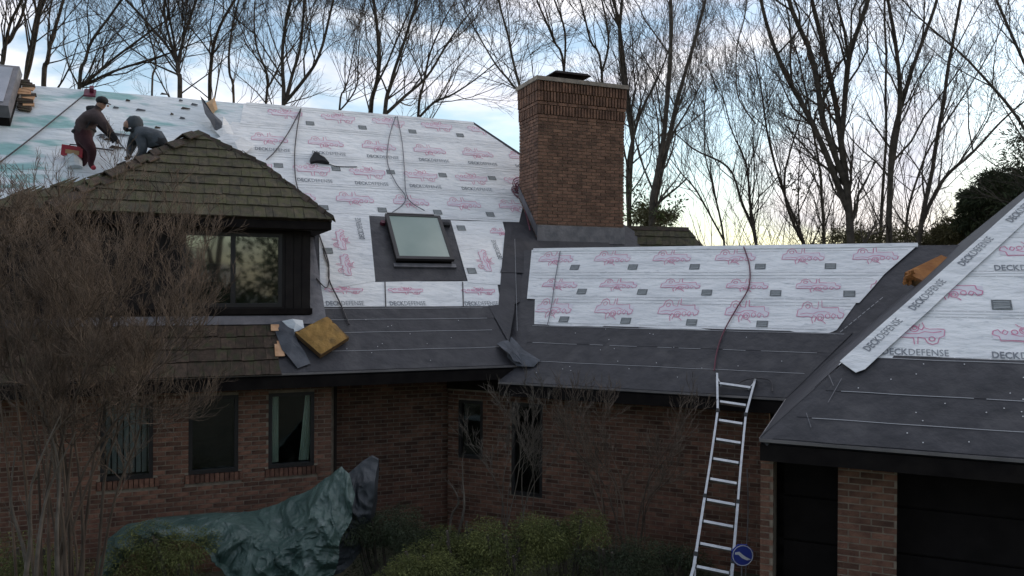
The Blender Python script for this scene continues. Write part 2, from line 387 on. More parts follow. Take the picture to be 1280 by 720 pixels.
def seal(mb, fr, s, t, w, hh, h, poly, ang=0):
    ca, sa = cos(ang), sin(ang)
    def T(a, b): return (s+a*ca-b*sa, t+(a*sa+b*ca)/fr.g)
    def quad(a0, b0, a1, b1, mi, dh):
        q = [T(a0, b0), T(a1, b0), T(a1, b1), T(a0, b1)]
        if poly and not all(inside(k, poly) for k in q): return
        mb.poly([fr.P(a, b, h+dh) for a, b in q], mi)
    quad(0, 0, w, hh, 3, 0)
    for k in (.30, .52, .74): quad(w*.1, hh*k, w*.9, hh*(k+.08), 4, .0012)
    q = [T(w*.08, hh*.08), T(w*.9, hh*.2), T(w*.9, hh*.26), T(w*.08, hh*.2)]
    if not poly or all(inside(k, poly) for k in q): mb.poly([fr.P(a, b, h+.0012) for a, b in q], 4)
PRM = [m_pink, m_tint, m_ink, m_seal, m_sealw, m_line]
def finish_print(mb, sh):
    if mb.f:
        o = mb.build('print', PRM, sh, kind='stuff')
# ---- middle wing: dark courses then three white ones
def mlim(t): return -4.08-.42*t        # valley with the main wing
def mem_course(fr, s0a, s1a, t0, t1, s0b, s1b, h, line=True, dash=False):
    o = sheet(fr, [(s0a, t0), (s1a, t0), (s1b, t1), (s0b, t1)], h, m_mem2, 'membrane_sheet', .006)
    if line:
        b = MB(); s = min(s0a, s0b)+.15 if False else s0b+.12; e = s1b-.12
        tt = t1-.035
        n = int((e-s)/.11)
        for i in range(n):
            if dash and noise.noise(V((i*.33, t0*9, 1))) > .12: continue
            strip2(b, fr, (s+(e-s)*i/n, tt+.006*noise.noise(V((i*.2, t0, 3)))), (s+(e-s)*(i+1.02)/n, tt+.006*noise.noise(V((i*.2+.2, t0, 3)))), .0085, h+.007, None, 0)
        b.build('chalk_line', m_line, o)
    return o
tm = [0, .37, .66, .94]
for i in range(3):
    t0, t1 = tm[i]-(.0 if i == 0 else .03), tm[i+1]
    mem_course(FM, mlim(t0)+.12, 0+.9*t0-.02, t0+.004, t1, mlim(t1)+.12, .9*t1-.02, .006+.004*(2-i)*0+.004*i, dash=(i == 1))
WM = [(.92, 1.42, 667, 1040, 'lower'), (1.385, 1.86, 660, 1100, 'mid'), (1.83, 2.345, 664, 1145, 'upper')]
for i, (t0, t1, xl, xr, _) in enumerate(WM):
    def sx(x, t):                       # s where the pixel column x meets row t
        lo, hi = -7, 4
        for _ in range(30):
            m_ = (lo+hi)/2
            if pix(FM.P(m_, t))[0] < x: lo = m_
            else: hi = m_
        return lo
    if i == 0: poly = [(sx(668, t0), t0), (sx(1036, t0), t0), (sx(1046, t0+.05), t0+.05), (sx(1072, t1), t1), (sx(669, t1), t1)]
    elif i == 1: poly = [(sx(659, t0), t0), (sx(1074, t0), t0), (sx(1106, t1), t1), (sx(662, t1), t1)]
    else: poly = [(sx(662, t0), t0), (sx(1104, t0), t0), (sx(1148, t1), t1), (sx(665, t1), t1)]
    h = .014+.005*i
    sh = sheet(FM, poly, h, m_white, lab=['lowest white course with dark lap lines', 'middle white course', 'top white course along the ridge'][i])
    mb = MB(); hp = h+.0065
    x0 = [668, 677, 672][i]; step = [81, 84, 81][i]
    k = 0; s = sx(x0, t0+.2)
    while s < sx(1150, t0+.2):
        w = .66; hs = [1.0, .62, .8][i]
        doodle(mb, FM, s, t0+[.20, .20, .24][i], w, hp, poly, hs=hs*1.45)
        seal(mb, FM, s+.62+[-.12, .08, .05][i], t0+[.06, .09, .10][i], .17, .135, hp, poly)
        s += 1.08
    for q in range(40):                 # faint printed guide lines near both edges
        a = poly[0][0]+.05+q*.16
        for tt in (t0+.045, t1-.09): strip2(mb, FM, (a, tt), (a+.15, tt), .006, hp, poly, 5)
    finish_print(mb, sh)
# ---- main wing white courses
HAl = lambda t: HA+(RA-t)              # right hip
LOOSE_R = {2.72: 1.44, 3.35: 1.86, 4.03: 2.15, 4.73: HAl(4.73)-.03, 5.28: HA-.02}
rows = [(2.70, 3.37, 1.45, 1.86), (3.335, 4.05, 1.84, 2.42), (4.01, 4.75, 2.38, 1.88), (4.715, 5.275, 1.90, 1.35)]
for i, (t0, t1, r0, r1) in enumerate(rows):
    poly = [(-4.05+.1*i, t0), (r0, t0), (r1, t1), (-3.95+.1*i, t1)]
    if i == 2: poly = [(-4.2, t0), (2.42, t0), (2.5, 4.1), (1.88, t1), (-3.9, t1)]
    h = .012+.005*i
    sh = sheet(FA, poly, h, m_white, lab=['lowest printed course above the roof window', 'second printed course of the main slope', 'third printed course of the main slope', 'top printed course under the ridge'][i])
    mb = MB(); hp = h+.0065
    s = -4.3+.37*i
    while s < 2.9:
        doodle(mb, FA, s, t0+.28, .70, hp, poly, hs=1.15, flip=(i % 2 == 1))
        if i in (0, 1, 3): seal(mb, FA, s+.74, t0+(.10 if i != 1 else .36), .17, .14, hp, poly)
        if i in (1, 2): word(mb, FA, s+.05, t0+.07, .10, hp, poly, wid=.66)
        s += 1.09
    for q in range(60):
        a = -4.1+q*.16
        for tt in (t0+.04, t1-.10): strip2(mb, FA, (a, tt), (a+.15, tt), .006, hp, poly, 5)
    finish_print(mb, sh)
# older unprinted sheets on the left, behind the dormer and the workers
rows = [(1.4, 2.45), (2.40, 3.40), (3.36, 4.30), (4.26, 5.27)]
for i, (t0, t1) in enumerate(rows):
    sheet(FA, [(-12.9, t0), (-3.55, t0), (-3.55, t1), (-12.9, t1)], .008+.0045*i, m_old, wav=.02, lab='weathered blue-white sheet with teal patches, no printing')
# sheets round the roof window
def P2(*q): return [FA.px(*k) for k in q]
mb = MB(); poly = P2((400, 389), (478, 388), (627, 386), (621, 352), (400, 352)); h = .010
sh = sheet(FA, poly, h, m_white, wav=.008, lab='bottom white sheet with two dark vertical seams')
hp = h+.0065
for xx in (400, 480, 574):
    s, t = FA.px(xx+8, 384); word(mb, FA, s, t+.02, .10, hp, poly, wid=.62)
    doodle(mb, FA, s+.02, t+.24, .62, hp, poly, hs=.6, flip=True)
finish_print(mb, sh)
b = MB()
for xx in (481, 578): strip2(b, FA, FA.px(xx, 353), FA.px(xx+1, 386), .02, hp+.002, None)
b.build('seam', m_rope, sh)
mb = MB(); poly = P2((400, 364), (469, 352), (461, 268), (398, 269)); h = .016
sh = sheet(FA, poly, h, m_white, wav=.008, lab='upright white sheet left of the roof window, printed sideways'); hp = h+.0065
s, t = FA.px(413, 345); doodle(mb, FA, s+.38, t-.0, .55, hp, poly, ang=pi/2, hs=1.1); doodle(mb, FA, s+.38, t+.48, .55, hp, poly, ang=pi/2, hs=1.1)
s, t = FA.px(456, 300); word(mb, FA, s, t, .10, hp, poly, ang=pi/2, wid=.6)
s, t = FA.px(404, 318); seal(mb, FA, s, t, .17, .15, hp, poly)
finish_print(mb, sh)
mb = MB(); poly = P2((585, 354), (634, 357), (642, 333), (628, 278), (563, 276)); h = .016
sh = sheet(FA, poly, h, m_white, wav=.01, lab='upright white sheet right of the roof window with a cut corner'); hp = h+.0065
s, t = FA.px(588, 340); doodle(mb, FA, s+.45, t, .6, hp, poly, ang=pi/2, hs=1.1)
s, t = FA.px(594, 286); doodle(mb, FA, s+.28, t-.12, .5, hp, poly, hs=.9)
for q in ((585, 343), (572, 289)):
    s, t = FA.px(*q); seal(mb, FA, s, t, .17, .15, hp, poly)
s, t = FA.px(628, 325); word(mb, FA, s, t, .09, hp, poly, ang=pi/2, wid=.55)
finish_print(mb, sh)
# dark courses under them
ta = [.0, .32, .60, .80, .98]
for i in range(4):
    t0, t1 = ta[i]-(.03 if i else -.004), ta[i+1]
    mem_course(FA, -3.05, .22, t0, t1, -3.05, .22-.02*i, .005+.0035*i, dash=(i == 1))
sheet(FA, P2((469, 353), (579, 351), (566, 276), (460, 270)), .012, m_mem2, 'membrane_sheet', .004, lab='charcoal apron sheet round the roof window')
# valley and chimney-side membranes
sheet(FA, [(.16, .98), (.30, .35), (.62, .9), (1.45, 2.68), (1.15, 2.68), (.36, 1.0)], .022, m_mem, 'membrane_sheet', .006)
b = MB(); strip2(b, FA, FA.px(643, 300), FA.px(646, 415), .006, .03)
b.build('chalk_line', m_line, house, kind='stuff')
# ---- garage courses
tg = [0, .25, .52, .87]
for i in range(3):
    t0, t1 = tg[i]-(.03 if i else -.004), tg[i+1]
    mem_course(FG, t0+.12, 8.8, t0, t1, t1+.12, 8.8, .006+.004*i, dash=(i == 1))
rows = [(.845, 1.37), (1.335, 1.84), (1.80, 2.32), (2.28, 2.80), (2.76, 3.28), (3.24, 3.76), (3.72, 4.28)]
for i, (t0, t1) in enumerate(rows):
    poly = [(t0+.06, t0), (8.8, t0), (8.8, t1), (t1+.06, t1)]
    h = .014+.004*i
    sh = sheet(FG, poly, h, m_white, lab='printed white course on the garage, %s from the bottom' % ['first', 'second', 'third', 'fourth', 'fifth', 'sixth', 'seventh'][i])
    mb = MB(); hp = h+.006
    if i < 5:
        s = [1.14, 1.62, 1.28, 1.9, 1.5][i]
        s -= .0
        k = 0
        while s < 5.2:
            doodle(mb, FG, s+[.05, -.02, .1, 0, 0][i], t0+.20, .58, hp, poly, hs=1.1, flip=(i % 2 == 0))
            if i % 2 == 0 or True:
                if i != 1: word(mb, FG, s+.02, t0+.035, .09, hp, poly, wid=.63)
            if i == 1: seal(mb, FG, s+.62, t0+.05, .19, .15, hp, poly)
            s += 1.02
    for q in range(60):
        a = t0+.2+q*.16
        for tt in (t0+.025, t1-.075): strip2(mb, FG, (a, tt), (a+.15, tt), .005, hp, poly, 5)
    finish_print(mb, sh)
# strip along the garage hip
hipdir = V(FG.P(1, 1)-FG.P(0, 0)).normalized()
poly = [(.74, .77), (.90, .66), (.99, .70), (GR+.22, GR-.03), (GR, GR)]
sh = sheet(FG, poly, .046, m_white, wav=.006, lab='narrow white hip strip printed lengthwise')
mb = MB(); ang = atan2(FG.g, 1.0)
for k in (.86, 1.32, 1.85, 2.4, 2.95):
    word(mb, FG, k+.17, k+.02, .085, .0525, poly, ang=ang, wid=.58)
finish_print(mb, sh)
# the hip strip folds over on to the hidden side
sheet(FS, [(-.80, .74), (-.92, .74), (-GR, GR-.12), (-GR+.0, GR)], .02, m_white, wav=.004, lab='folded edge of the hip strip')
# membrane pieces on the garage's left hip and the valley
sheet(FS, [(-.02, .0), (-.72, .70), (-1.1, .70), (-.35, .0)], .006, m_mem2, 'membrane_sheet', .004)
sheet(FS, [(-.62, .50), (-.86, .74), (-2.3, 2.1), (-2.5, 1.9), (-1.5, .62)], .012, m_mem, 'membrane_sheet', .006)
b = MB()
for p_, q_, fr in (((1035, 505), (1052, 475), FG), ((1008, 518), (1014, 536), FG), ((1036, 470), (1042, 484), FG)):
    strip2(b, fr, fr.px(*p_), fr.px(*q_), .007, .025)
b.build('chalk_line', m_lead, house, kind='stuff')
b = MB()
for p_, q_ in (((1050, 417), (1105, 372)),):
    a0 = FM.px(*p_); a1 = FM.px(*q_)
    for i in range(10):
        f0, f1 = i/10, (i+.7)/10
        strip2(b, FM, (a0[0]+(a1[0]-a0[0])*f0, a0[1]+(a1[1]-a0[1])*f0), (a0[0]+(a1[0]-a0[0])*f1, a0[1]+(a1[1]-a0[1])*f1), .009, .03)
b.build('chalk_line', m_line, house, kind='stuff')
# plastic cap nails
for fr, S0, S1, T0, T1_, n in ((FG, .4, 5, .05, .85, 46), (FM, -4, .3, .05, .9, 20), (FA, -2.6, .1, .1, .9, 12)):
    b = MB()
    for i in range(n):
        s, t = random.uniform(S0, S1), random.uniform(T0, T1_)
        if fr is FG and s < t+.15: continue
        r = .0068; c = [fr.P(s+r*cos(a*pi/3), t+r*sin(a*pi/3)/fr.g, .022) for a in range(6)]
        b.prism(c, fr.N*.004)
    b.build('cap_nails', m_capw, house, kind='stuff')
# raised dark ridge caps
def capline(p, q, w, m, name='ridge_strip'):
    b = MB(); d = (q-p).normalized(); sd = d.cross(Z).normalized()
    b.prism([p-sd*w-Z*w*.8, q-sd*w-Z*w*.8, q+Z*.02, p+Z*.02], V((0, 0, .012))); b.prism([p+Z*.02, q+Z*.02, q+sd*w-Z*w*.8, p+sd*w-Z*w*.8], V((0, 0, .012)))
    return b.build(name, m, house)
capline(FA.P(-3.6, RA, .03), FA.P(HA, RA, .03), .05, m_white)
capline(FA.P(HA, RA, .03), FA.P(HA+1.3, RA-1.3, .03), .035, m_mem2)
capline(FM.P(-4.8, RM, .03), FM.P(1.75, RM, .03), .05, m_white)
# ---- eaves: fascia, drip edge, soffit
def eave(fr, s0, s1, depth, fh=.17):
    b = MB(); c = fr.P(s0, 0); d = fr.P(s1, 0)
    mid = (c+d)/2; hl = (d-c)/2
    b.box(mid+fr.n*.028-Z*(.06+fh/2), hl, fr.n*.018, Z*(fh/2)); b.build('fascia', m_dark, house)
    b = MB(); b.box(mid-fr.n*.006-Z*.018, hl, fr.n*.006, Z*.016); b.build('drip_edge', m_fascia, house)
    b = MB(); b.box(mid+fr.n*(depth/2+.05)-Z*(fh+.045), hl, fr.n*(depth/2), Z*.010); b.build('soffit', m_soff, house)
eave(FA, -12.9, -2.6, .42); eave(FA, -2.6, .42, 1.25); eave(FM, -4.46, .0, .46); eave(FG, .0, 9, .9)
eave(FS, -3.2, -.02, .3)
# ---------------------------------------------------------------- walls and bricks
BL, BH, BD, JT = .201, .0535, .09, .0142
brick_list = []          # (area in picture, position, u, n, half-length, kind)
def wall(O, u, n, s0, s1, z0, z1, ops=(), name='brick_wall', th=.2, bm=True, proud=.007, seed=0):
    """vertical wall with rectangular openings (s0,s1,z0,z1); n points into the building; O on its outer face"""
    ss = sorted({s0, s1, *[k for o in ops for k in o[:2]]}); zs = sorted({z0, z1, *[k for o in ops for k in o[2:4]]})
    b = MB()
    for i in range(len(ss)-1):
        for j in range(len(zs)-1):
            a, c, d, e_ = ss[i], ss[i+1], zs[j], zs[j+1]
            if any(o[0]-1e-6 <= a and c <= o[1]+1e-6 and o[2]-1e-6 <= d and e_ <= o[3]+1e-6 for o in ops): continue
            if a < s0-1e-6 or c > s1+1e-6: continue
            b.box(V((O.x, O.y, 0))+u*((a+c)/2)+n*(th/2)+Z*((d+e_)/2), u*((c-a)/2), n*(th/2), Z*((e_-d)/2))
    w = b.build(name, m_mortar, house)
    if not bm: return w
    nrow = int((z1-z0)/(BH+JT)); rnd = random.Random(seed)
    for r in range(nrow):
        z = z0+(r+.5)*(BH+JT); off = (BL+JT)/2*(r % 2)
        s = s0-off
        while s < s1:
            a, c = max(s, s0), min(s+BL, s1); s += BL+JT
            segs = [(a, c)]
            for o in ops:
                if z+BH/2 > o[2]+.01 and z-BH/2 < o[3]-.01:
                    ns = []
                    for q in segs:
                        if q[1] <= o[0] or q[0] >= o[1]: ns.append(q)
                        else:
                            if q[0] < o[0]: ns.append((q[0], o[0]))
                            if q[1] > o[1]: ns.append((o[1], q[1]))
                    segs = ns
            for q in segs:
                if q[1]-q[0] < .03: continue
                c_ = V((O.x, O.y, 0))+u*((q[0]+q[1])/2)+Z*z
                brick_list.append([w, c_, u, n, (q[1]-q[0])/2, proud+rnd.uniform(-.002, .002), BH/2])
    return w
zs_ = HC-1.3-.20         # soffit height of the main wing
WO = OA+nA*.45; WO2 = OA+nA*1.3; MO = M1+nM*.45
wins = [(-3.56, -2.88), (-4.68, -3.99), (-5.83, -5.15)]
ZB, ZT = 1.46, 2.60
ops = [(a, b_, ZB, ZT) for a, b_ in wins]
sill_ops = [(a-.05, b_+.05, ZB-.13, ZB) for a, b_ in wins]
w_a = wall(WO, uA, nA, -9.5, -2.62, 0, zs_-.03, ops+sill_ops, seed=1)
b = MB(); b.box(V((WO.x, WO.y, 0))+uA*-2.62+nA*.55+Z*1.35, uA*.1-uA*0, nA*.34, Z*1.35)
b.build('brick_wall', m_mortar, house)
w_b = wall(WO2, uA, nA, -2.50, -.30, 0, zs_-.03, seed=2)
zm = HC-1.56-.20
mw = [(-5.42, -4.95, 1.28, 2.28), (-4.42, -3.86, .75, 2.30)]
w_m = wall(MO, uM, nM, -5.62, -.30, 0, zm-.03, mw, seed=3)
b = MB(); b.box(V((MO.x, MO.y, 0))+uM*-4.8+nM*.1+Z*((zm+zs_)/2+.02), uM*.85, nM*.1, Z*((zs_-zm)/2+.05)); b.build('frieze', m_soff, house)
# garage front: post, brick pillar, dark doors set back
GO = G0+nM*.35
zg = HC-1.56-.20
w_p = wall(GO, uM, nM, .74, 1.29, 0, zg-.03, (), 'brick_pillar', .45, seed=4)
w_q = wall(GO, uM, nM, -.03, .10, 0, zg-.03, (), 'brick_pillar', .45, seed=5)
b = MB(); b.box(V((G0.x, G0.y, 0))+uM*.10+nM*1.9+Z*((zg-.03)/2), uM*.08, nM*1.15, Z*((zg-.03)/2)); b.build('brick_wall', m_dark, house)
def project_area(bk):
    c = bk[1]; d = (c-CAM).dot(FW); x, y = pix(c)
    if not (-5 < x < 1285 and -5 < y < 722): return 0
    f = abs((c-CAM).normalized().dot(bk[3]))
    return f*bk[4]*2*bk[6]*2/(d*d)
prio = sorted([k for k in brick_list], key=project_area, reverse=True)
vis = [k for k in prio if project_area(k) > 0]
# bricks hidden from the photograph by bush and tarp come last
def hid(k):
    x, y = pix(k[1]); return y > 640 or (k[0] is w_a and x < 100)
vis = [k for k in vis if not hid(k) and k[0] in (w_a, w_p, w_q)][:300]
chosen = {id(k) for k in vis}
bme = {}
for k in vis:
    key = round(k[4], 3)
    if key not in bme:
        mb = MB(); mb.box(V((0, 0, 0)), V((key, 0, 0)), V((0, BD/2, 0)), V((0, 0, k[6])))
        me = bpy.data.meshes.new('brick'); me.from_pydata(mb.v, [], mb.f); me.materials.append(m_brick); bme[key] = me
    o = bpy.data.objects.new('brick', bme[key]); C.collection.objects.link(o); o.parent = k[0]
    o.location = k[1]+k[3]*(BD/2-k[5])-OR[k[0].name]
    o.rotation_euler = (random.uniform(-.006, .006), random.uniform(-.006, .006), atan2(k[2].y, k[2].x))
rest = {}
for k in brick_list:
    if id(k) in chosen: continue
    rest.setdefault(k[0].name, [k[0], MB()])[1].box(k[1]+k[3]*(BD/2-k[5]), k[2]*k[4], k[3]*(BD/2), Z*k[6])
for w_, mb in rest.values(): mb.build('brickwork', m_brick, w_, kind='stuff')
# ---- windows
def window(O, u, n, s0, s1, z0, z1, panes=1, inner=None, sill=True, name='window'):
    base = V((O.x, O.y, 0))
    def q(s, z, d): return base+u*s+n*d+Z*z
    b = MB(); fw = .055
    for a, c, d, e_ in ((s0, s0+fw, z0, z1), (s1-fw, s1, z0, z1), (s0+fw, s1-fw, z0, z0+fw), (s0+fw, s1-fw, z1-fw, z1)):
        b.box(q((a+c)/2, (d+e_)/2, .05), u*((c-a)/2), n*.045, Z*((e_-d)/2))
    for k in range(1, panes):
        x = s0+(s1-s0)*k/panes; b.box(q(x, (z0+z1)/2, .052), u*.035, n*.04, Z*((z1-z0)/2-fw))
    w = b.build(name, m_wframe, house)
    for k in range(panes):
        a = s0+(s1-s0)*k/panes+.03; c = s0+(s1-s0)*(k+1)/panes-.03
        b = MB(); b.box(q((a+c)/2, (z0+z1)/2, .06), u*((c-a)/2), n*.003, Z*((z1-z0)/2-.03)); b.build('pane', m_glass if name == 'window' else m_glassd, w)
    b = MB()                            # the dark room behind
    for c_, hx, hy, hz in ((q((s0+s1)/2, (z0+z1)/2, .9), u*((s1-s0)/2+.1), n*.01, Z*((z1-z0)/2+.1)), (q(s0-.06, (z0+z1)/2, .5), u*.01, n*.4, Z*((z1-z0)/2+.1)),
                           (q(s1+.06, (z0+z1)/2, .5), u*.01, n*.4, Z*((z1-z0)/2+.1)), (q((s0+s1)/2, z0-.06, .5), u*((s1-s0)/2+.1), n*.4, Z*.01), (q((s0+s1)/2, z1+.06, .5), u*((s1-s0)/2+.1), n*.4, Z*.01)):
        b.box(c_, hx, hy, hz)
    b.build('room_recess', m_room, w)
    if inner == 'curtain':
        for a, c, tl in ((s0+.05, s0+.16, .02), (s1-.22, s1-.07, .10)):
            b = MB(); n_ = 8; vs = []
            for i in range(n_+1):
                f = i/n_; d = .11+.018*(i % 2)
                b.v.append(tuple(q(a+tl*0+(c-a)*f, z0+.07, d))); b.v.append(tuple(q(a+tl+(c-a)*f*.8, z1-.06, d)))
            for i in range(n_): b.f.append((2*i, 2*i+2, 2*i+3, 2*i+1)); b.mi.append(0)
            b.build('curtain', m_curt, w)
    if inner == 'blinds':
        k = 0; x = s0+.06
        while x < s1-.06:
            b = MB(); b.box(q(x+.03, (z0+z1)/2, .14), (u*.9+n*.5)*.032, (n*.9-u*.5)*.0015, Z*((z1-z0)/2-.07)); b.build('blind_slat', m_blind, w); x += .078
    if inner == 'shade':
        b = MB(); b.box(q((s0+s1)/2, (z0+z1)/2, .12), u*((s1-s0)/2-.06), n*.002, Z*((z1-z0)/2-.06)); b.build('roller_shade', m_side, w)
    if sill:
        x = s0-.04; 
        while x < s1+.03:
            b = MB(); b.box(q(x+.0285, z0-.065, .02), u*.0285, n*.05, Z*.058+n*0); b.build('sill_brick', m_brick, w); x += .0677
    return w
for (a, b_), k in zip(wins, ('curtain', 'shade', 'blinds')):
    window(WO, uA, nA, a, b_, ZB, ZT, 1, k)
window(MO, uM, nM, *mw[0], 1, 'shade', False); window(MO, uM, nM, *mw[1], 1, None, False)
# garage doors and the alcove
def gdoor(s0, s1, d):
    base = V((G0.x, G0.y, 0)); h = zg-.05; root = None
    b = MB(); b.box(base+uM*((s0+s1)/2)+nM*(d+.06)+Z*h/2, uM*((s1-s0)/2), nM*.02, Z*h/2); root = b.build('garage_door', m_gdoor, house)
    for k in range(5):
        b = MB(); b.box(base+uM*((s0+s1)/2)+nM*(d+.02)+Z*(h*(k+.5)/5), uM*((s1-s0)/2-.01), nM*.02, Z*(h/10-.012)); b.build('door_panel', m_gdoor, root)
gdoor(.03, .74, .75); gdoor(1.29, 6.2, .75)
# foundation body so that nothing shows through from the side
b = MB(); b.box(V((WO.x, WO.y, 0))+uA*-6+nA*5+Z*1.3, uA*7, nA*4, Z*1.3); b.box(V((MO.x, MO.y, 0))+uM*-2.4+nM*2.2+Z*1.15, uM*2.4, nM*1.1, Z*1.15)
b.build('inner_walls', m_room, house)
# ---------------------------------------------------------------- dormer
PD = .79; DE = OA+nA*.53; DE = V((DE.x, DE.y, 0))+uA*-2.608+Z*(HC+1.022)
HW = 1.96
FD = Fr(DE, uA, nA, PD)                 # s from -3.92 (left corner) to 0 (right corner)
apex = FD.P(-HW, HW); back = apex+nA*1.75
FDl = Fr(FD.P(-2*HW, 0), -nA, uA, PD); FDr = Fr(FD.P(0, 0), nA, -uA, PD)
qk = onpl(329, 206, FD.O, FD.N)-FD.O; KS, KT = qk.dot(uA), qk.dot(nA); KP = FD.P(KS, KT)
slabroof('dormer_roof', [FD.P(-2*HW, 0), FD.P(0, 0), KP, apex], m_shaked, FD.N, .06)
slabroof('dormer_roof', [FDl.P(0, 0), apex, back, FDl.P(-3.7, 0)], m_shaked, FDl.N, .06)
slabroof('dormer_roof', [FDr.P(0, 0), FDr.P(3.7, 0), KP+nA*2.6, KP], m_shaked, FDr.N, .06)
slabroof('dormer_roof', [KP, KP+nA*2.6, back, apex], m_shaked, FDr.N, .06)
droof = house.children[-3] if False else None
dr = [o for o in house.children if o.name.startswith('dormer_roof')]
nshake = [0]
def shakes(fr, left, right, t0, t1, exp, m, parent, seed, top=.35, cnt=True):
    rnd = random.Random(seed); nr = int(round((t1-t0)/exp)); stuff = MB()
    for r in range(nr):
        a0 = t0+r*exp; a1 = a0+exp*1.12
        s = left(a0)-rnd.uniform(0, .1); R = right(a0)
        while s < R:
            w = rnd.uniform(.10, .21); jb = rnd.uniform(-.010, .007)
            l0, r0_ = max(s, left(a0)), min(s+w-.006, R)
            l1, r1_ = max(s, left(min(a1, t1))), min(s+w-.006, right(min(a1, t1)))
            s += w
            if r0_-l0 < .02: continue
            if r1_ <= l1: l1 = r1_ = (l1+r1_)/2; 
            b0 = a0+jb if r else a0-.03; e1 = min(a1, t1)
            th = rnd.uniform(.016, .025)
            h0, h1 = .012, .004
            p = [fr.P(l0, b0, h0), fr.P(r0_, b0, h0), fr.P(r1_+.001, e1, h1), fr.P(l1-.001, e1, h1),
                 fr.P(l0, b0, h0+th), fr.P(r0_, b0, h0+th+rnd.uniform(-.005, .005)), fr.P(r1_+.001, e1, h1+.008), fr.P(l1-.001, e1, h1+.008)]
            if cnt and nshake[0] < 300:
                b = MB(); b.hexa(p); b.build('shake', m, parent); nshake[0] += 1
            else: stuff.hexa(p)
    stuff.build('shakes', m, parent, kind='stuff')
lx = [((onpl(x_, y_, FD.O, FD.N)-FD.O).dot(uA), (onpl(x_, y_, FD.O, FD.N)-FD.O).dot(nA)) for x_, y_ in ((143, 216), (-45, 272))]
slabroof('dormer_roof', [FD.P(lx[1][0], 0), FD.P(-2*HW, 0), FD.P(*lx[0])], m_shaked, FD.N, .06)
slabroof('dormer_roof', [FD.P(lx[1][0], 0), FD.P(*lx[0]), FD.P(*lx[0])+nA*2.2, FD.P(lx[1][0], 0)+nA*2.2], m_shaked, (FD.N+uA*-.3).normalized(), .06)
tl_ = lx[0][1]
shakes(FD, lambda t: lx[1][0]+(lx[0][0]-lx[1][0])*t/tl_, lambda t: -2*HW+t, 0, tl_, .218, m_shake, dr[0], 31, cnt=False)
DL = lambda t: -2*HW+t; DR = lambda t: KS*t/KT if t < KT else KS+(-HW-KS)*(t-KT)/(HW-KT)
shakes(FD, DL, DR, 0, HW, .218, m_shake, dr[0], 3)
# torn ridge pieces along the dormer hips
rnd = random.Random(5)
for side in (0, 1):
    n = 17 if side == 0 else 15
    for i in range(n):
        f = i/n; f2 = (i+1.25)/n
        c0 = V(FD.P(-2*HW+HW*f, HW*f, .035)) if side == 0 else V(FD.P(DR(HW*f), HW*f, .030))
        c1 = V(FD.P(-2*HW+HW*f2, HW*f2, .022)) if side == 0 else V(FD.P(DR(min(HW*f2, HW)), HW*f2, .022))
        if f2 > 1.02: continue
        d = (c1-c0).normalized(); sdv = d.cross(Z).normalized(); w = (.15 if side == 0 else .065)*rnd.uniform(.6, 1.3)
        j = V((rnd.uniform(-.02, .02), rnd.uniform(-.02, .02), rnd.uniform(-.005, .06 if side == 0 else .01)))
        b = MB(); b.prism([c0-sdv*w-Z*.06+j, c0+Z*.03+j, c1+Z*.01+j, c1-sdv*w-Z*.07+j], V((0, 0, .02))); b.prism([c0+Z*.03+j, c0+sdv*w-Z*.06+j, c1+sdv*w-Z*.07+j, c1+Z*.01+j], V((0, 0, .02)))
        b.build('hip_shake', m_shaked, dr[0])
# dormer eaves
b = MB(); mid = FD.P(-HW, 0); b.box(mid+nA*.03-Z*.105-uA*.75, uA*(HW+.73), nA*.02, Z*.06); b.build('fascia', m_dark, house)
b = MB(); b.box(FD.P(0, 0)-uA*.03+nA*1.2-Z*.105, nA*1.18, uA*.02, Z*.06); b.build('fascia', m_dark, house)
b = MB(); b.box(mid+nA*1.6-Z*.17, uA*(HW-.05), nA*1.55, Z*.012); b.build('soffit', m_soff, house)
# dormer body with window opening
DW = OA+nA*.83; zd0 = HC-.52; zd1 = HC+.87
dwin = [(-4.78, -3.33, 3.90, 5.04)]
def plainwall(O, u, n, s0, s1, z0, z1, ops, m, name, th):
    ss = sorted({s0, s1, *[k for o in ops for k in o[:2]]}); zs = sorted({z0, z1, *[k for o in ops for k in o[2:4]]}); b = MB()
    for i in range(len(ss)-1):
        for j in range(len(zs)-1):
            a, c, d, e_ = ss[i], ss[i+1], zs[j], zs[j+1]
            if any(o[0]-1e-6 <= a and c <= o[1]+1e-6 and o[2]-1e-6 <= d and e_ <= o[3]+1e-6 for o in ops): continue
            b.box(V((O.x, O.y, 0))+u*((a+c)/2)+n*(th/2)+Z*((d+e_)/2), u*((c-a)/2), n*(th/2), Z*((e_-d)/2))
    return b.build(name, m, house)
dwall = plainwall(DW, uA, nA, -7.9, -2.90, zd0, zd1, dwin, m_side, 'dormer_wall', .12)
for i in range(3):                      # siding boards of the panel right of the window
    b = MB(); s0 = -3.28+i*.125; b.box(V((DW.x, DW.y, 0))+uA*(s0+.06)-nA*.006+Z*(zd0+.12+zd1)/2, uA*.057, nA*.006, Z*((zd1-zd0)/2-.08)); b.build('siding_board', m_side, dwall)
b = MB(); b.box(V((DW.x, DW.y, 0))+uA*-2.955+nA*1.25+Z*(zd1+zd0)/2, uA*.05, nA*1.2, Z*(zd1-zd0)/2); b.build('dormer_side_wall', m_side, house)
b = MB(); b.box(V((DW.x, DW.y, 0))+uA*-6.19+nA*1.25+Z*(zd1+zd0)/2, uA*.05, nA*1.2, Z*(zd1-zd0)/2); b.build('dormer_side_wall', m_side, house)
for o_ in dwin: window(DW, uA, nA, *o_, 2, None, False, 'dormer_window')
b = MB()
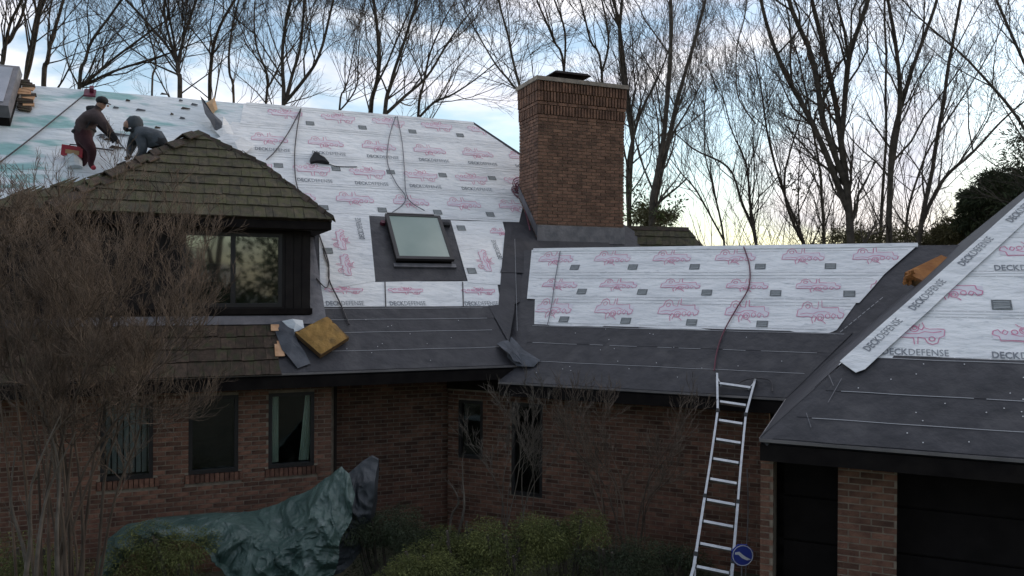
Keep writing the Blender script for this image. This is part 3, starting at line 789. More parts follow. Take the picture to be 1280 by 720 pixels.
b.box(V((DW.x, DW.y, 0))+uA*-4.57-nA*.03+Z*(zd0+.10), uA*1.70, nA*.012, Z*.045); b.build('window_sill_board', m_dark, house)
b = MB(); b.prism([FA.P(-6.4, .70, .03), FA.P(-2.82, .70, .03), FA.P(-2.82, .83, .035), FA.P(-6.4, .83, .035)], FA.N*.006)
b.build('apron_flashing', m_lead, house)
b = MB(); b.prism([FA.P(-2.88, .45, .03), FA.P(-2.66, .45, .03), FA.P(-2.66, 2.7, .03), FA.P(-2.88, 2.7, .03)], FA.N*.006)
b.build('step_flashing', m_lead, house)
# skirt of old shakes under the dormer
sb = sheet(FA, [(-12.8, .01), (-3.45, .01), (-3.4, .7), (-12.8, .7)], .008, m_shaked, 'shake_skirt', .02)
SR = lambda t: -3.42+.05*sin(t*22)
shakes(FA, lambda t: -9.6, SR, 0, .70, .175, m_shaked, sb, 11)
for i, (x, y) in enumerate(((349, 440), (344, 412), (352, 436), (141, 395), (10, 386), (108, 397))):
    s, t = FA.px(x, y); w = .07 if i < 3 else .03; hgt = .09 if i in (0, 2) else .05
    b = MB(); b.prism([FA.P(s-w, t-hgt, .05), FA.P(s+w, t-hgt, .05), FA.P(s+w*.8, t+hgt, .045), FA.P(s-w*.9, t+hgt, .045)], FA.N*.014); o = b.build('broken_shake', m_fresh, sb)
# crumpled flashing scraps next to the skirt
def scrap(name, fr, pts, hs, m, label, cat='scrap', par=None):
    """loose sheet pulled into folds; pts pixel outline, hs heights above the roof"""
    q = [fr.px(*p) for p in pts]; P = [fr.P(a, b_, h_) for (a, b_), h_ in zip(q, hs)]
    cx = sum((V(p) for p in P), V((0, 0, 0)))/len(P)+fr.N*.05
    b = MB(); k = len(P)
    for i in range(k):
        a, c = P[i], P[(i+1) % k]; mid = (a+c)/2+fr.N*random.uniform(-.01, .05)
        b.prism([cx, a, mid], fr.N*.006); b.prism([cx, mid, c], fr.N*.006)
    o = b.build(name, m, par)
    if par is None: tag(o, label, cat)
    return o
scrap('membrane_scrap', FA, [(340, 405), (362, 402), (372, 430), (388, 456), (372, 462), (352, 440)], (.03, .04, .05, .03, .03, .06), m_hatd, 'crumpled grey membrane scrap between the old shakes and the mustard pad')
scrap('sheet_scrap', FA, [(352, 404), (378, 403), (380, 414), (366, 418)], (.05, .05, .06, .05), m_old, 'small pale blue sheet scrap by the dormer corner')
scrap('metal_scrap', FA, [(620, 432), (634, 428), (648, 450), (655, 462), (640, 456), (628, 445)], (.05, .05, .10, .06, .10, .14), m_hatd, 'bent dark flashing scrap lifting out of the valley by the eave')
scrap('metal_scrap', FM, [(640, 424), (656, 440), (676, 452), (668, 460), (648, 462), (636, 452)], (.08, .05, .04, .03, .09, .12), m_hatd, 'folded dark flashing piece lying right of the valley foot')
scrap('torn_sheet', FA, [(250, 136), (262, 150), (290, 170), (287, 175), (268, 168), (256, 156)], (.30, .22, .06, .05, .12, .26), m_hatd, 'dark curled membrane offcut lying behind the dormer apex')
scrap('torn_sheet', FA, [(256, 132), (268, 126), (272, 140), (266, 146)], (.05, .08, .07, .05), m_tan, 'small tan offcut standing at the ridge above the dormer')
scrap('torn_sheet', FA, [(268, 180), (284, 174), (318, 186), (306, 196), (290, 192)], (.10, .14, .1, .08, .08), m_white, 'torn white sheet corner flapping over the dormer hip')
scrap('torn_sheet', FA, [(262, 163), (272, 150), (286, 160), (292, 172), (278, 178)], (.08, .16, .1, .08, .08), m_white, 'crumpled white sheet piece beside the dark offcut')
# ---------------------------------------------------------------- roof window
def boxon(fr, q, h0, h1, m, name, par, inset=0):
    b = MB(); b.hexa([fr.P(a, t, h0) for a, t in q]+[fr.P(a, t, h1) for a, t in q]); return b.build(name, m, par)
q = P2((492, 329), (562, 330), (549, 278), (484, 276))
s0 = min(q[0][0], q[3][0]); 
sA, sB = (q[0][0]+q[3][0])/2, (q[1][0]+q[2][0])/2; tA, tB = q[0][1], q[3][1]
skl = boxon(FA, [(sA, tA), (sB, tA), (sB, tB), (sA, tB)], .0, .11, m_dark, 'skylight', house)
b = MB(); w = .045
for a, c, d, e_ in ((sA-.02, sB+.02, tA-.03, tA+.02), (sA-.02, sB+.02, tB-.02, tB+.02), (sA-.02, sA+w, tA+.02, tB-.02), (sB-w, sB+.02, tA+.02, tB-.02)):
    b.hexa([FA.P(x, y, .10) for x, y in ((a, d), (c, d), (c, e_), (a, e_))]+[FA.P(x, y, .155) for x, y in ((a, d), (c, d), (c, e_), (a, e_))])
b.build('skylight_frame', m_wframe, skl)
boxon(FA, [(sA+w, tA+.02), (sB-w, tA+.02), (sB-w, tB-.02), (sA+w, tB-.02)], .12, .142, m_skyglass, 'pane', skl)
boxon(FA, [(sA-.06, tA-.10), (sB+.06, tA-.10), (sB+.06, tA-.035), (sA-.06, tA-.035)], .012, .05, m_lead, 'skylight_apron', skl)
boxon(FA, [(sA+.02, tB+.021), (sB-.1, tB+.021), (sB-.1, tB+.035), (sA+.02, tB+.035)], .10, .165, m_fascia, 'skylight_trim', skl)
b = MB(); s, t = FA.px(478, 281); c = FA.P(s, t, .05); b.tube([c-FA.N*.03, c+FA.N*.03], [.055, .045], 9); tag(b.build('sealant_can', m_burg), 'small reddish can on the charcoal apron left of the roof window', 'can')
b = MB(); s, t = FA.px(557, 283); c = FA.P(s, t, .04); b.box(c, FA.u*.07, FA.up*.04, FA.N*.03); tag(b.build('tool_pouch', m_black), 'small black pouch on the apron right of the roof window', 'pouch')
# ---------------------------------------------------------------- chimney
aC = aA; uC, nC = uA, nA
zc0 = HC+.75
CB = at(672, 290, 15.75); CW, CDp = 1.93, .95       # near bottom-left corner, width, depth
CB = V((CB.x, CB.y, 0))
ztop = at(678, 92, 15.75).z
zst = ztop-.93                                       # start of the corbelled crown
chim = MB(); chim.box(CB+uC*(CW/2)+nC*(CDp/2)+Z*(zc0+ztop-.05)/2, uC*(CW/2-.01), nC*(CDp/2-.01), Z*((ztop-.05-zc0)/2))
chim = chim.build('chimney', m_mortar, house)
b = MB(); rnd = random.Random(9)
nrow = int((zst-zc0)/(BH+JT)); zc0 = zst-nrow*(BH+JT)
def facebricks(O, u, n, wd, z0, rows_, out_, b):
    for r in range(rows_):
        z = z0+(r+.5)*(BH+JT); s = -(BL+JT)/2*(r % 2)
        while s < wd:
            a, c = max(s, 0), min(s+BL, wd); s += BL+JT
            if c-a < .03: continue
            b.box(O+u*((a+c)/2)+n*(.05-out_-rnd.uniform(0, .004))+Z*z, u*((c-a)/2), n*.05, Z*(BH/2))
facebricks(CB, uC, nC, CW, zc0, nrow, .004, b)
facebricks(CB+nC*CDp, -nC, uC, CDp, zc0, nrow, .004, b)
facebricks(CB+uC*CW, nC, -uC, CDp, zc0, nrow, .004, b)
facebricks(CB+uC*CW+nC*CDp, -uC, -nC, CW, zc0, nrow, .004, b)
b.build('brickwork', m_cbrick, chim, kind='stuff')
# crown: upright bricks in three belts, each stepping out
def band(z0, h, o_, upright, name):
    b = MB()
    cen = CB+uC*(CW/2)+nC*(CDp/2)
    c_ = MB(); c_.box(cen+Z*(z0+h/2), uC*(CW/2+o_-.03), nC*(CDp/2+o_-.03), Z*(h/2)); core = c_.build(name, m_mortar if not upright else m_padside, chim)
    for u, n, W_, D_ in ((uC, nC, CW, CDp), (-uC, -nC, CW, CDp), (-nC, uC, CDp, CW), (nC, -uC, CDp, CW)):
        st = cen-u*(W_/2+o_)-n*(D_/2+o_); tw = W_+2*o_
        pw = (BH+JT) if upright else (BL+JT)
        k = int(round(tw/pw)); pw = tw/k
        for i in range(k):
            d = rnd.uniform(-.002, .003)+(.006 if upright and i % 2 == 0 else 0); JX = .026 if upright else JT
            b.box(st+u*(pw*(i+.5))+n*(.05-d)+Z*(z0+h/2), u*(pw/2-JX/2), n*.05, Z*(h/2-JT/2))
    b.build('brickwork', m_cbrick, chim, kind='stuff'); return core
zz = zst
for h, o_, up_ in ((.068, .008, False), (.068, .014, False), (.19, .020, True), (.068, .027, False), (.20, .033, True), (.20, .039, True)):
    band(zz, h, o_, up_, 'corbel_belt'); zz += h
b = MB(); cen = CB+uC*(CW/2)+nC*(CDp/2); b.box(cen+Z*(zz+.04), uC*(CW/2+.07), nC*(CDp/2+.07), Z*.04); b.build('chimney_cap', m_conc, chim)
zz += .08
b = MB(); c = cen-uC*.12; 
b.hexa([c+uC*x*.42+nC*y*.3+Z*(zz+.17) for x, y in ((-1, -1), (1, -1), (1, 1), (-1, 1))]+[c+uC*x*.36+nC*y*.24+Z*(zz+.23) for x, y in ((-1, -1), (1, -1), (1, 1), (-1, 1))])
b.hexa([c+uC*x*.27+nC*y*.2+Z*zz for x, y in ((-1, -1), (1, -1), (1, 1), (-1, 1))]+[c+uC*x*.25+nC*y*.18+Z*(zz+.17) for x, y in ((-1, -1), (1, -1), (1, 1), (-1, 1))])
b.build('flue_cover', m_dark, chim)
b = MB()                                # flashing collar, sloping with the roof on the left side
zb = at(672, 288, 15.75).z; zt_ = at(672, 280, 15.75).z
b.box(CB+uC*(CW/2)-nC*.02+Z*(zb-.06), uC*(CW/2+.02), nC*.012, Z*.17)
b.build('flashing', m_lead, chim)
b = MB(); 
p0 = CB-uC*.02+Z*(zb-.12); p1 = CB-uC*.02+nC*CDp+Z*(zb-.12+CDp*.95)
b.prism([p0, p1, p1+Z*.2, p0+Z*.2], uC*-.012); b.build('flashing', m_lead, chim)
# dark apron below it
sheet(FA, [(.62, 1.6), (3.0, 1.6), (3.35, 2.55), (1.3, 2.62)], .03, m_mem2, 'membrane_sheet', .01)
# coil of burgundy hose on the left of the chimney
b = MB(); rnd = random.Random(2)
cc = FA.P(*FA.px(648, 240), .08)
for i in range(9):
    r = rnd.uniform(.07, .17); ax = V((rnd.uniform(-.4, .4), rnd.uniform(-1, -.4), rnd.uniform(.2, .8))).normalized(); e1 = ax.orthogonal().normalized(); e2 = ax.cross(e1)
    ce = cc+V((rnd.uniform(-.06, .06), rnd.uniform(-.05, .05), rnd.uniform(-.12, .14)))
    b.tube([ce+(e1*cos(k*pi/7)+e2*sin(k*pi/7)*1.3)*r for k in range(15)], .011, 5, False)
b.tube(smoothline([cc, FA.P(*FA.px(655, 262), .04), FA.P(*FA.px(662, 290), .04)]), .012, 5)
tag(b.build('hose_coil', m_burg), 'tangled burgundy hose coil wedged against the chimney', 'hose')
# ---------------------------------------------------------------- mossy back wing, right of the chimney
def back_wing():
    r0, r1 = at(700, 283, 17.2), at(861, 287, 16.9)
    d = (r1-r0).normalized(); dn = V((d.y, -d.x, 0)).normalized()        # towards the viewer
    k = 1.6
    F_b = Fr(V(r1)+dn*k-Z*PT*k+d*0, d, -dn, PT)
    b = MB(); Ls = (r1-r0).length
    b.prism([F_b.P(-Ls, 0), F_b.P(k*.62, 0), F_b.P(0, k), F_b.P(-Ls, k)], F_b.N*.06); o = b.build('back_roof', m_shaked, house)
    shakes(F_b, lambda t: -Ls*.62, lambda t: k*.62*(1-t/k), .4, k, .2, m_shake, o, 21, cnt=False)
    b = MB(); bk = V(r1)-dn*k-Z*PT*k
    b.prism([r0, r1, V(r1)+d*k*.62-dn*k-Z*PT*k, V(r0)-dn*k-Z*PT*k], V((0, 0, .06))); b.prism([r1, F_b.P(k*.62, 0), V(r1)+d*k*.62-dn*k-Z*PT*k], V((0, 0, .06)))
    b.build('back_roof', m_shaked, house)
    capline(V(r0)+Z*.03, V(r1)+Z*.03, .08, m_shaked, 'ridge_shakes')
back_wing()
# ---------------------------------------------------------------- things on the roof
def pad(fr, pxs, th, m, label, h=.04):
    q = [fr.px(*p) for p in pxs]; t = thing('foam_pad', fr.P(*q[0], h), label, 'foam pad')
    b = MB(); n = 7; rr = random.Random(len(label)); top = []
    def bl(u_, v_):
        a = [q[0][k]*(1-u_)*(1-v_)+q[1][k]*u_*(1-v_)+q[2][k]*u_*v_+q[3][k]*(1-u_)*v_ for k in (0, 1)]
        e = min(u_, 1-u_, v_, 1-v_); return fr.P(a[0], a[1], h+th-(.02 if e < .01 else 0)+rr.uniform(-.008, .008))
    g = [[bl(i/n, j/n) for j in range(n+1)] for i in range(n+1)]
    vs = [p for r_ in g for p in r_]; fs = [(i*(n+1)+j, (i+1)*(n+1)+j, (i+1)*(n+1)+j+1, i*(n+1)+j+1) for i in range(n) for j in range(n)]
    obj('cover', vs, fs, m, t, smooth=False)
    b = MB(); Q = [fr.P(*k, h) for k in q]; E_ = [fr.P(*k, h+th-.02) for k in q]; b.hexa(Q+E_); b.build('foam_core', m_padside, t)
pad(FA, [(400, 450), (435, 428), (408, 402), (368, 422)], .10, m_pad, 'mustard yellow foam pad lying skewed at the eave below the dormer corner')
pa_, pb_ = at(1142, 353, 11.55), at(1187, 331, 11.9)
tpd = thing('foam_pad', pa_, 'orange brown foam pad tucked in the dark valley beside the white hip strip', 'foam pad')
ax_ = (pb_-pa_)/2; ay_ = FM.N.cross(ax_).normalized()*.16; az_ = ax_.cross(ay_).normalized()*.055
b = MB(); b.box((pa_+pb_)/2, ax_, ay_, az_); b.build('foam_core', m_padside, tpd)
b = MB(); b.box((pa_+pb_)/2+az_*1.3*(1 if az_.z > 0 else -1), ax_*1.01, ay_*1.01, az_*.4); b.box((pa_+pb_)/2-ay_*1.02*(1 if ay_.y > 0 else -1), ax_, ay_*.02, az_*.9); b.build('cover', m_pad2, tpd)
b = MB()
for i in range(16):
    p = pa_+V((random.uniform(-.14, .02), random.uniform(-.05, .05), random.uniform(-.02, .16))); b.box(p, V((.02, 0, .01)), V((0, .03, 0)), V((-.005, 0, .02)))
b.build('frayed_end', m_pad2, tpd, kind='stuff')
def rope(name, pts, r, m, label, cat='rope'):
    b = MB(); b.tube(smoothline(pts, 6), r, 5); return tag(b.build(name, m), label, cat)
def ra(fr, *q, h=.045): return [fr.P(*fr.px(x, y), h) for x, y in q]
rope('safety_rope', ra(FA, (376, 138), (362, 165), (345, 190), (333, 202)), .011, m_rope, 'dark rope slanting from the ridge down to the dormer hip')
rope('safety_rope', ra(FA, (376, 138), (371, 165), (368, 200), (371, 235), (384, 262), h=.05), .011, m_rope, 'dark rope dropping straight from the ridge past the black harness')
rope('safety_rope', ra(FA, (391, 275), (400, 300), (410, 330), (411, 352), (424, 380), (436, 408)), .013, m_rope, 'black rope running down the white sheet beside the dormer corner')
rope('safety_rope', ra(FA, (395, 350), (408, 362), (411, 340), (404, 318)), .009, m_rope, 'thin looped cord near the bottom of the sideways printed sheet')
rope('safety_rope', ra(FA, (494, 148), (486, 175), (484, 205), (494, 230), (506, 247), (503, 258), (488, 269)), .010, m_rope2, 'bowed left strand of the grey rope pair above the roof window')
rope('safety_rope', ra(FA, (496, 148), (502, 180), (505, 215), (507, 245), (515, 257), (530, 266), h=.055), .010, m_rope2, 'straighter right strand of the grey rope pair above the roof window')
rope('safety_rope', ra(FM, (701, 316), (695, 350), (690, 385), (685, 409)), .008, m_rope2, 'thin upright cord at the left end of the middle roof')
rope('safety_rope', ra(FM, (930, 311), (937, 335), (936, 362), (921, 388), (906, 415), (897, 440), (893, 466)), .011, m_burg, 'long dark red cord winding down the middle roof to the ladder')
rope('ladder_tie', [FM.P(*FM.px(898, 480), .12), FM.P(*FM.px(915, 484), .05), FM.P(*FM.px(938, 480), .12), FM.P(*FM.px(962, 478), .05), FM.P(*FM.px(966, 492), .04)], .010, m_rope, 'black tie cord looped behind the ladder top', 'cord')
rope('safety_rope', [FA.P(*FA.px(118, 113), .08), FA.P(*FA.px(80, 143), .06), FA.P(*FA.px(40, 175), .05), FA.P(*FA.px(0, 206), .05), FA.P(*FA.px(-60, 250), .05)], .013, m_rope, 'long dark rope from the red ridge anchor down to the left')
b = MB(); s, t = FA.px(113, 122)
b.box(FA.P(s, t, .10), FA.u*.10, FA.up*.11, FA.N*.02); b.box(FA.P(s+.03, t+.03, .16), FA.u*.035, FA.up*.05, FA.N*.05)
tag(b.build('roof_anchor', m_burg), 'dark red rope anchor bracket at the ridge above the stooping worker', 'anchor')
# black harness lying on the sheet
b = MB(); c = [FA.px(*k) for k in ((387, 203), (392, 196), (392, 193), (399, 195), (399, 199), (405, 200), (411, 207), (402, 206), (395, 205), (388, 206))]
b.prism([FA.P(a, t, .09+.02*sin(i*2)) for i, (a, t) in enumerate(c)], FA.N*.06)
h_ = b.build('harness', m_black); tag(h_, 'black safety harness dropped on the printed white sheet', 'harness')
b = MB(); b.tube(smoothline([FA.P(*FA.px(*k), .03) for k in ((408, 205), (418, 209), (432, 210), (446, 210))]), .010, 4); b.build('lanyard', m_black, h_)
# second roof window and pile of shakes at the far left
q = [FA.px(*k) for k in ((0, 140), (18, 142), (30, 92), (0, 88))]
r2 = thing('roof_window', FA.P(*q[0]), 'grey raised roof window at the left end of the ridge', 'roof window')
sA_, sB_ = -8.6, q[1][0]; t0_, t1_ = 4.25, 5.25
boxon(FA, [(sA_, t0_), (sB_, t0_), (sB_, t1_), (sA_, t1_)], .02, .22, m_dark, 'curb', r2)
b = MB(); b.hexa([FA.P(x, y, .22) for x, y in ((sA_-.03, t0_-.03), (sB_+.03, t0_-.03), (sB_+.03, t1_+.03), (sA_-.03, t1_+.03))]+[FA.P(x, y, .42) for x, y in ((sA_-.03, t0_+.02), (sB_+.01, t0_+.02), (sB_+.01, t1_), (sA_-.03, t1_))]); b.build('lid', m_lead, r2)
boxon(FA, [(sA_+.05, t0_+.1), (sB_-.08, t0_+.1), (sB_-.08, t1_-.06), (sA_+.05, t1_-.06)], .42, .432, m_grv, 'pane', r2)
rnd = random.Random(4)
for i in range(13):
    s, t = FA.px(33+rnd.uniform(-3, 5), 140-i*2.4); b = MB(); a = rnd.uniform(-.25, .25)
    e1 = (FA.u*cos(a)+FA.up*sin(a)); e2 = (FA.up*cos(a)-FA.u*sin(a))
    b.box(FA.P(s, t, .06+.017*i*.5), e1*rnd.uniform(.08, .13), e2*.05, FA.N*.012)
    tag(b.build('loose_shake', rnd.choice([m_shaked, m_shaked, m_fresh])), 'weathered cedar shake in the pile beside the grey roof window', 'shake', 'pulled shakes piled by the grey roof window')
# small dark debris flakes on the old sheet
for i, (x, y) in enumerate(((138, 177), (151, 171), (146, 187), (134, 172), (215, 145), (226, 128), (160, 128), (228, 150), (197, 162), (145, 137), (232, 138), (128, 174), (143, 186), (176, 140), (205, 120), (243, 133))):
    s, t = FA.px(x, y); b = MB(); k = random.uniform(.03, .09)*(2.2 if i < 4 else 1)
    b.prism([FA.P(s-k, t-.01, .04), FA.P(s+k*.8, t-.015, .05), FA.P(s+k, t+.012, .045), FA.P(s-k*.6, t+.02, .06)], FA.N*.008)
    tag(b.build('debris_flake', m_hatd if i % 2 else m_shaked), 'small dark splinter of old roofing scattered on the weathered sheet', 'debris', 'splinters scattered on the weathered sheet')
# ---------------------------------------------------------------- people
def skin(name, nodes, edges, parent, m, origin=None, sub=1, pick=None, mats=None):
    """one continuous surface grown over a joint skeleton; nodes: key -> (point, radius)"""
    ks = list(nodes); me = bpy.data.meshes.new(name); o0 = OR[parent.name] if parent else V(origin)
    me.from_pydata([V(nodes[k][0])-o0 for k in ks], [(ks.index(a), ks.index(b)) for a, b in edges], [])
    o = bpy.data.objects.new(name, me); C.collection.objects.link(o)
    sm = o.modifiers.new('s', 'SKIN'); sm.use_smooth_shade = True
    for i, k in enumerate(ks):
        r = nodes[k][1]; sv = me.skin_vertices[0].data[i]
        sv.radius = r if isinstance(r, tuple) else (r, r); sv.use_root = (i == 0)
    sb_ = o.modifiers.new('u', 'SUBSURF'); sb_.levels = sub; sb_.render_levels = sub
    dg = bpy.context.evaluated_depsgraph_get(); m2 = bpy.data.meshes.new_from_object(o.evaluated_get(dg))
    for mm in (mats or [m]): m2.materials.append(mm)
    if pick:
        for p in m2.polygons:
            c = V(p.center)+o0
            k = min(ks, key=lambda q: (V(nodes[q][0])-c).length-(nodes[q][1] if not isinstance(nodes[q][1], tuple) else nodes[q][1][0]))
            p.material_index = pick(k)
    for p in m2.polygons: p.use_smooth = True
    o.modifiers.clear(); o.data = m2; bpy.data.meshes.remove(me)
    if parent: o.parent = parent
    else: o.location = o0
    OR[o.name] = o0; return o
def blob(name, c, r, m, parent, sub=2, cut=None, jit=0):
    bm_ = bmesh.new(); bmesh.ops.create_icosphere(bm_, subdivisions=sub, radius=1)
    vs = [V(c)+V((v.co.x*r[0], v.co.y*r[1], v.co.z*r[2]))*(1+jit*noise.noise(v.co*3+V(c))) for v in bm_.verts]
    fs = [tuple(v.index for v in f.verts) for f in bm_.faces]; bm_.free()
    return obj(name, vs, fs, m, parent, smooth=True)
def worker(root, Y, J, mats, pick, hand_d):
    """J: joint -> (px, py, dy, radius)"""
    nodes = {k: (at(v[0], v[1], Y+v[2]), v[3]) for k, v in J.items()}
    E = [('pelvis', 'waist'), ('waist', 'chest'), ('chest', 'neck'), ('neck', 'jaw'), ('jaw', 'head'), ('head', 'brow')]
    for s in 'ab':
        E += [('chest', 'sh'+s), ('sh'+s, 'el'+s), ('el'+s, 'wr'+s), ('wr'+s, 'pa'+s), ('pelvis', 'hi'+s), ('hi'+s, 'kn'+s), ('kn'+s, 'an'+s), ('an'+s, 'to'+s)]
        w = nodes['wr'+s][0]; p = nodes['pa'+s][0]; d = (p-w).normalized(); side = d.cross(V((0, 1, 0))).normalized(); dn = d.cross(side)
        for i, l in enumerate((.050, .060, .056, .044)):
            q = p+side*(i-1.5)*.018+d*.02; nodes['f%s%d' % (s, i)] = (q, .010); nodes['g%s%d' % (s, i)] = (q+d*l*.6+dn*.02, .009); nodes['h%s%d' % (s, i)] = (q+d*l*.7+dn*.05, .007)
            E += [('pa'+s, 'f%s%d' % (s, i)), ('f%s%d' % (s, i), 'g%s%d' % (s, i)), ('g%s%d' % (s, i), 'h%s%d' % (s, i))]
        q = w*.6+p*.4; nodes['t'+s] = (q-side*.035, .011); nodes['u'+s] = (q-side*.05+d*.035+dn*.015, .009); E += [('pa'+s, 't'+s), ('t'+s, 'u'+s)]
    return skin('body', nodes, E, root, None, sub=1, pick=pick, mats=mats), nodes
# stooping worker in a brown jacket
f1 = FA.P(*FA.px(113, 214), .0)
w1 = thing('person', f1, 'stooping worker in brown jacket, black cap and dark red trousers working a long tool', 'person')
J1 = dict(pelvis=(104, 167, 0, (.15, .13)), waist=(106, 156, 0, (.20, .17)), chest=(113, 145, 0, (.24, .20)), neck=(121, 137, 0, .065), jaw=(125, 133.5, 0, .075), head=(127, 130, 0, .088), brow=(128.5, 126, 0, .07),
          sha=(123, 146, -.17, .095), ela=(134, 160, -.2, .072), wra=(144, 172, -.17, .038), paa=(146.5, 176, -.17, (.04, .02)),
          shb=(113, 143, .17, .075), elb=(128, 160, .22, .056), wrb=(139, 172, .1, .038), pab=(142, 176, .06, (.04, .02)),
          hia=(105, 173, -.10, .13), kna=(116, 188, -.14, .09), ana=(113, 206, -.06, .05), toa=(119, 211.5, -.08, .045),
          hib=(101, 173, .10, .13), knb=(109, 190, .12, .09), anb=(103, 208, .16, .05), tob=(109, 213, .16, .045))
Y1 = (f1-CAM).dot(FW)-.1
def pk1(k):
    if k in ('neck', 'jaw', 'head', 'brow'): return 2
    if k[:2] in ('pa', 'wr', 'fa', 'fb', 'ga', 'gb', 'ha', 'hb', 'ta', 'tb', 'ua', 'ub'): return 4
    if k[:2] in ('to',): return 3
    if k[:2] in ('hi', 'kn', 'an') or k == 'pelvis': return 1
    return 0
body1, n1_ = worker(w1, Y1, J1, [m_brownj, m_pants, m_skin, m_red, m_black], pk1, None)
c = at(127.6, 128, Y1); blob('cap', c+V((.0, 0, .03)), (.100, .105, .080), m_black, w1)
b = MB(); b.hexa([c+V(q) for q in ((.05, -.07, -.01), (.13, -.05, -.035), (.13, .05, -.035), (.05, .07, -.01), (.05, -.07, .01), (.13, -.05, -.02), (.13, .05, -.02), (.05, .07, .01))]); b.build('cap_brim', m_black, w1)
blob('hood', at(117, 136.5, Y1+.02), (.12, .13, .065), m_black, w1, jit=.3)
blob('nose', c+V((.10, 0, -.06)), (.02, .015, .02), m_skin, w1, 1)
b = MB(); ca = at(99, 157, Y1-.14); b.box(ca, V((.075, .0, -.01)), V((0, .01, 0)), V((0, 0, .02))); b.build('waist_patch', m_signw, w1)
b = MB(); pc = at(105, 164, Y1); 
b.tube([pc+V((.17*cos(a*pi/6), .155*sin(a*pi/6), .02*cos(a*pi/6))) for a in range(13)], .03, 5, False); b.build('tool_belt', m_black, w1)
for q in (((108, 160, -.17), (114, 150, -.20), (119, 141, -.16), (121, 137, -.04)), ((99, 160, -.12), (106, 149, -.19), (113, 140, -.12))):
    b = MB(); b.tube(smoothline([at(x_, y_, Y1+d_) for x_, y_, d_ in q], 3), .014, 4); b.build('harness_strap', m_black, w1)
b = MB(); b.tube([at(140, 168, Y1-.17), at(160.5, 191.5, Y1-.20)], .013, 6)
tp = at(160.5, 191.5, Y1-.2); b.box(tp+V((.02, 0, -.03)), V((.03, 0, -.035)), V((0, .05, 0)), V((.008, 0, .008)))
tag(b.build('pry_bar', m_lead), 'long dark pry bar held down towards the dormer hip', 'pry bar')
# kneeling worker in a grey hood
f2 = at(200, 196, 13.5)
w2 = thing('person', f2, 'kneeling worker in a grey hooded jacket reaching over the dormer hip', 'person')
J2 = dict(pelvis=(206, 179, 0, (.19, .16)), waist=(197, 175, 0, (.21, .18)), chest=(182, 167, 0, (.30, .22)), neck=(172, 162, 0, .09), jaw=(168, 160, 0, .09), head=(165, 156.5, 0, .10), brow=(164.5, 154, 0, .08),
          sha=(177, 174, -.17, .105), ela=(179, 189, -.22, .08), wra=(169, 201, -.25, .042), paa=(165, 204, -.25, (.04, .02)),
          shb=(169, 170, .17, .105), elb=(164, 184, .2, .08), wrb=(161, 194, .0, .042), pab=(160, 198, -.05, (.04, .02)),
          hia=(206, 184, -.11, .11), kna=(196, 198, -.12, .08), ana=(214, 205, .1, .05), toa=(219, 208, .1, .045),
          hib=(205, 184, .13, .11), knb=(190, 200, .18, .08), anb=(208, 207, .3, .05), tob=(213, 210, .3, .045))
def pk2(k):
    if k[:2] in ('pa', 'fa', 'fb', 'ga', 'gb', 'ha', 'hb', 'ta', 'tb', 'ua', 'ub'): return 2
    if k[:2] in ('hi', 'kn', 'an', 'to') or k == 'pelvis': return 1
    if k in ('jaw', 'brow'): return 2
    return 0
body2, n2_ = worker(w2, 13.5, J2, [m_greyj, m_black, m_black], pk2, None)
hc = at(166, 156.5, 13.5); blob('hood', hc+V((.02, .02, .02)), (.15, .145, .155), m_greyj, w2, jit=.15)
blob('face', hc+V((-.062, -.06, -.015)), (.062, .075, .085), m_skin, w2)
blob('beard', hc+V((-.075, -.06, -.07)), (.055, .07, .055), m_black, w2)
b = MB(); b.box(at(162.3, 160.5, 13.36), V((.012, 0, .004)), V((0, .02, 0)), V((0, 0, .008))); b.build('mask_clip', m_signw, w2)
# nail gun and offcuts in front of them
t_ = thing('nail_gun', at(155, 210, 13.1), 'small nail gun resting at the hip between the two workers', 'nail gun')
b = MB(); c = at(152, 206, 13.1); b.box(c, V((.07, 0, .03)), V((0, .03, 0)), V((-.012, 0, .028))); b.build('body', m_black, t_)
b = MB(); b.tube([c+V((-.03, 0, 0)), c+V((-.05, 0, -.11))], .018, 6); b.build('handle', m_black, t_)
b = MB(); b.box(c+V((.06, 0, -.045)), V((.02, 0, 0)), V((0, .02, 0)), V((.0, 0, .035))); b.build('nose', m_steel, t_)
b = MB(); b.tube([at(147, 214, 12.9), at(162, 202, 13.2)], .012, 6); tag(b.build('roofing_hatchet', m_steel), 'pale steel bar lying along the torn dormer hip', 'bar')
# red bucket box
tb = thing('tool_box', FA.P(*FA.px(92, 204), .0), 'red tool box with tan front beside the stooping worker', 'tool box')
c = at(92, 190, Y1+.1)
b = MB(); b.box(c, V((.16, .04, -.02)), V((-.03, .11, 0)), V((.01, 0, .09))); b.build('case', m_red, tb)
b = MB(); b.box(c+V((.04, -.115, -.02)), V((.10, .03, -.012)), V((-.002, .008, 0)), V((.003, 0, .035))); b.build('front_panel', m_tan, tb)
b = MB(); b.tube([c+V((-.08, 0, .09)), c+V((-.06, 0, .13)), c+V((.06, 0, .12)), c+V((.08, 0, .08))], .012, 5); b.build('handle', m_black, tb)
b = MB(); b.tube([FA.P(*FA.px(94, 212), .02), c-Z*.08], [.12, .14], 10); tag(b.build('bucket', m_old), 'pale bucket under the red tool box', 'bucket')
b = MB()
b.tube([FA.P(*FA.px(120, 188), .05), FA.P(*FA.px(142, 191), .05)], .014, 5); tag(b.build('chalk_bar', m_rope), 'thin dark bar lying on the weathered sheet behind the stooping worker', 'bar')
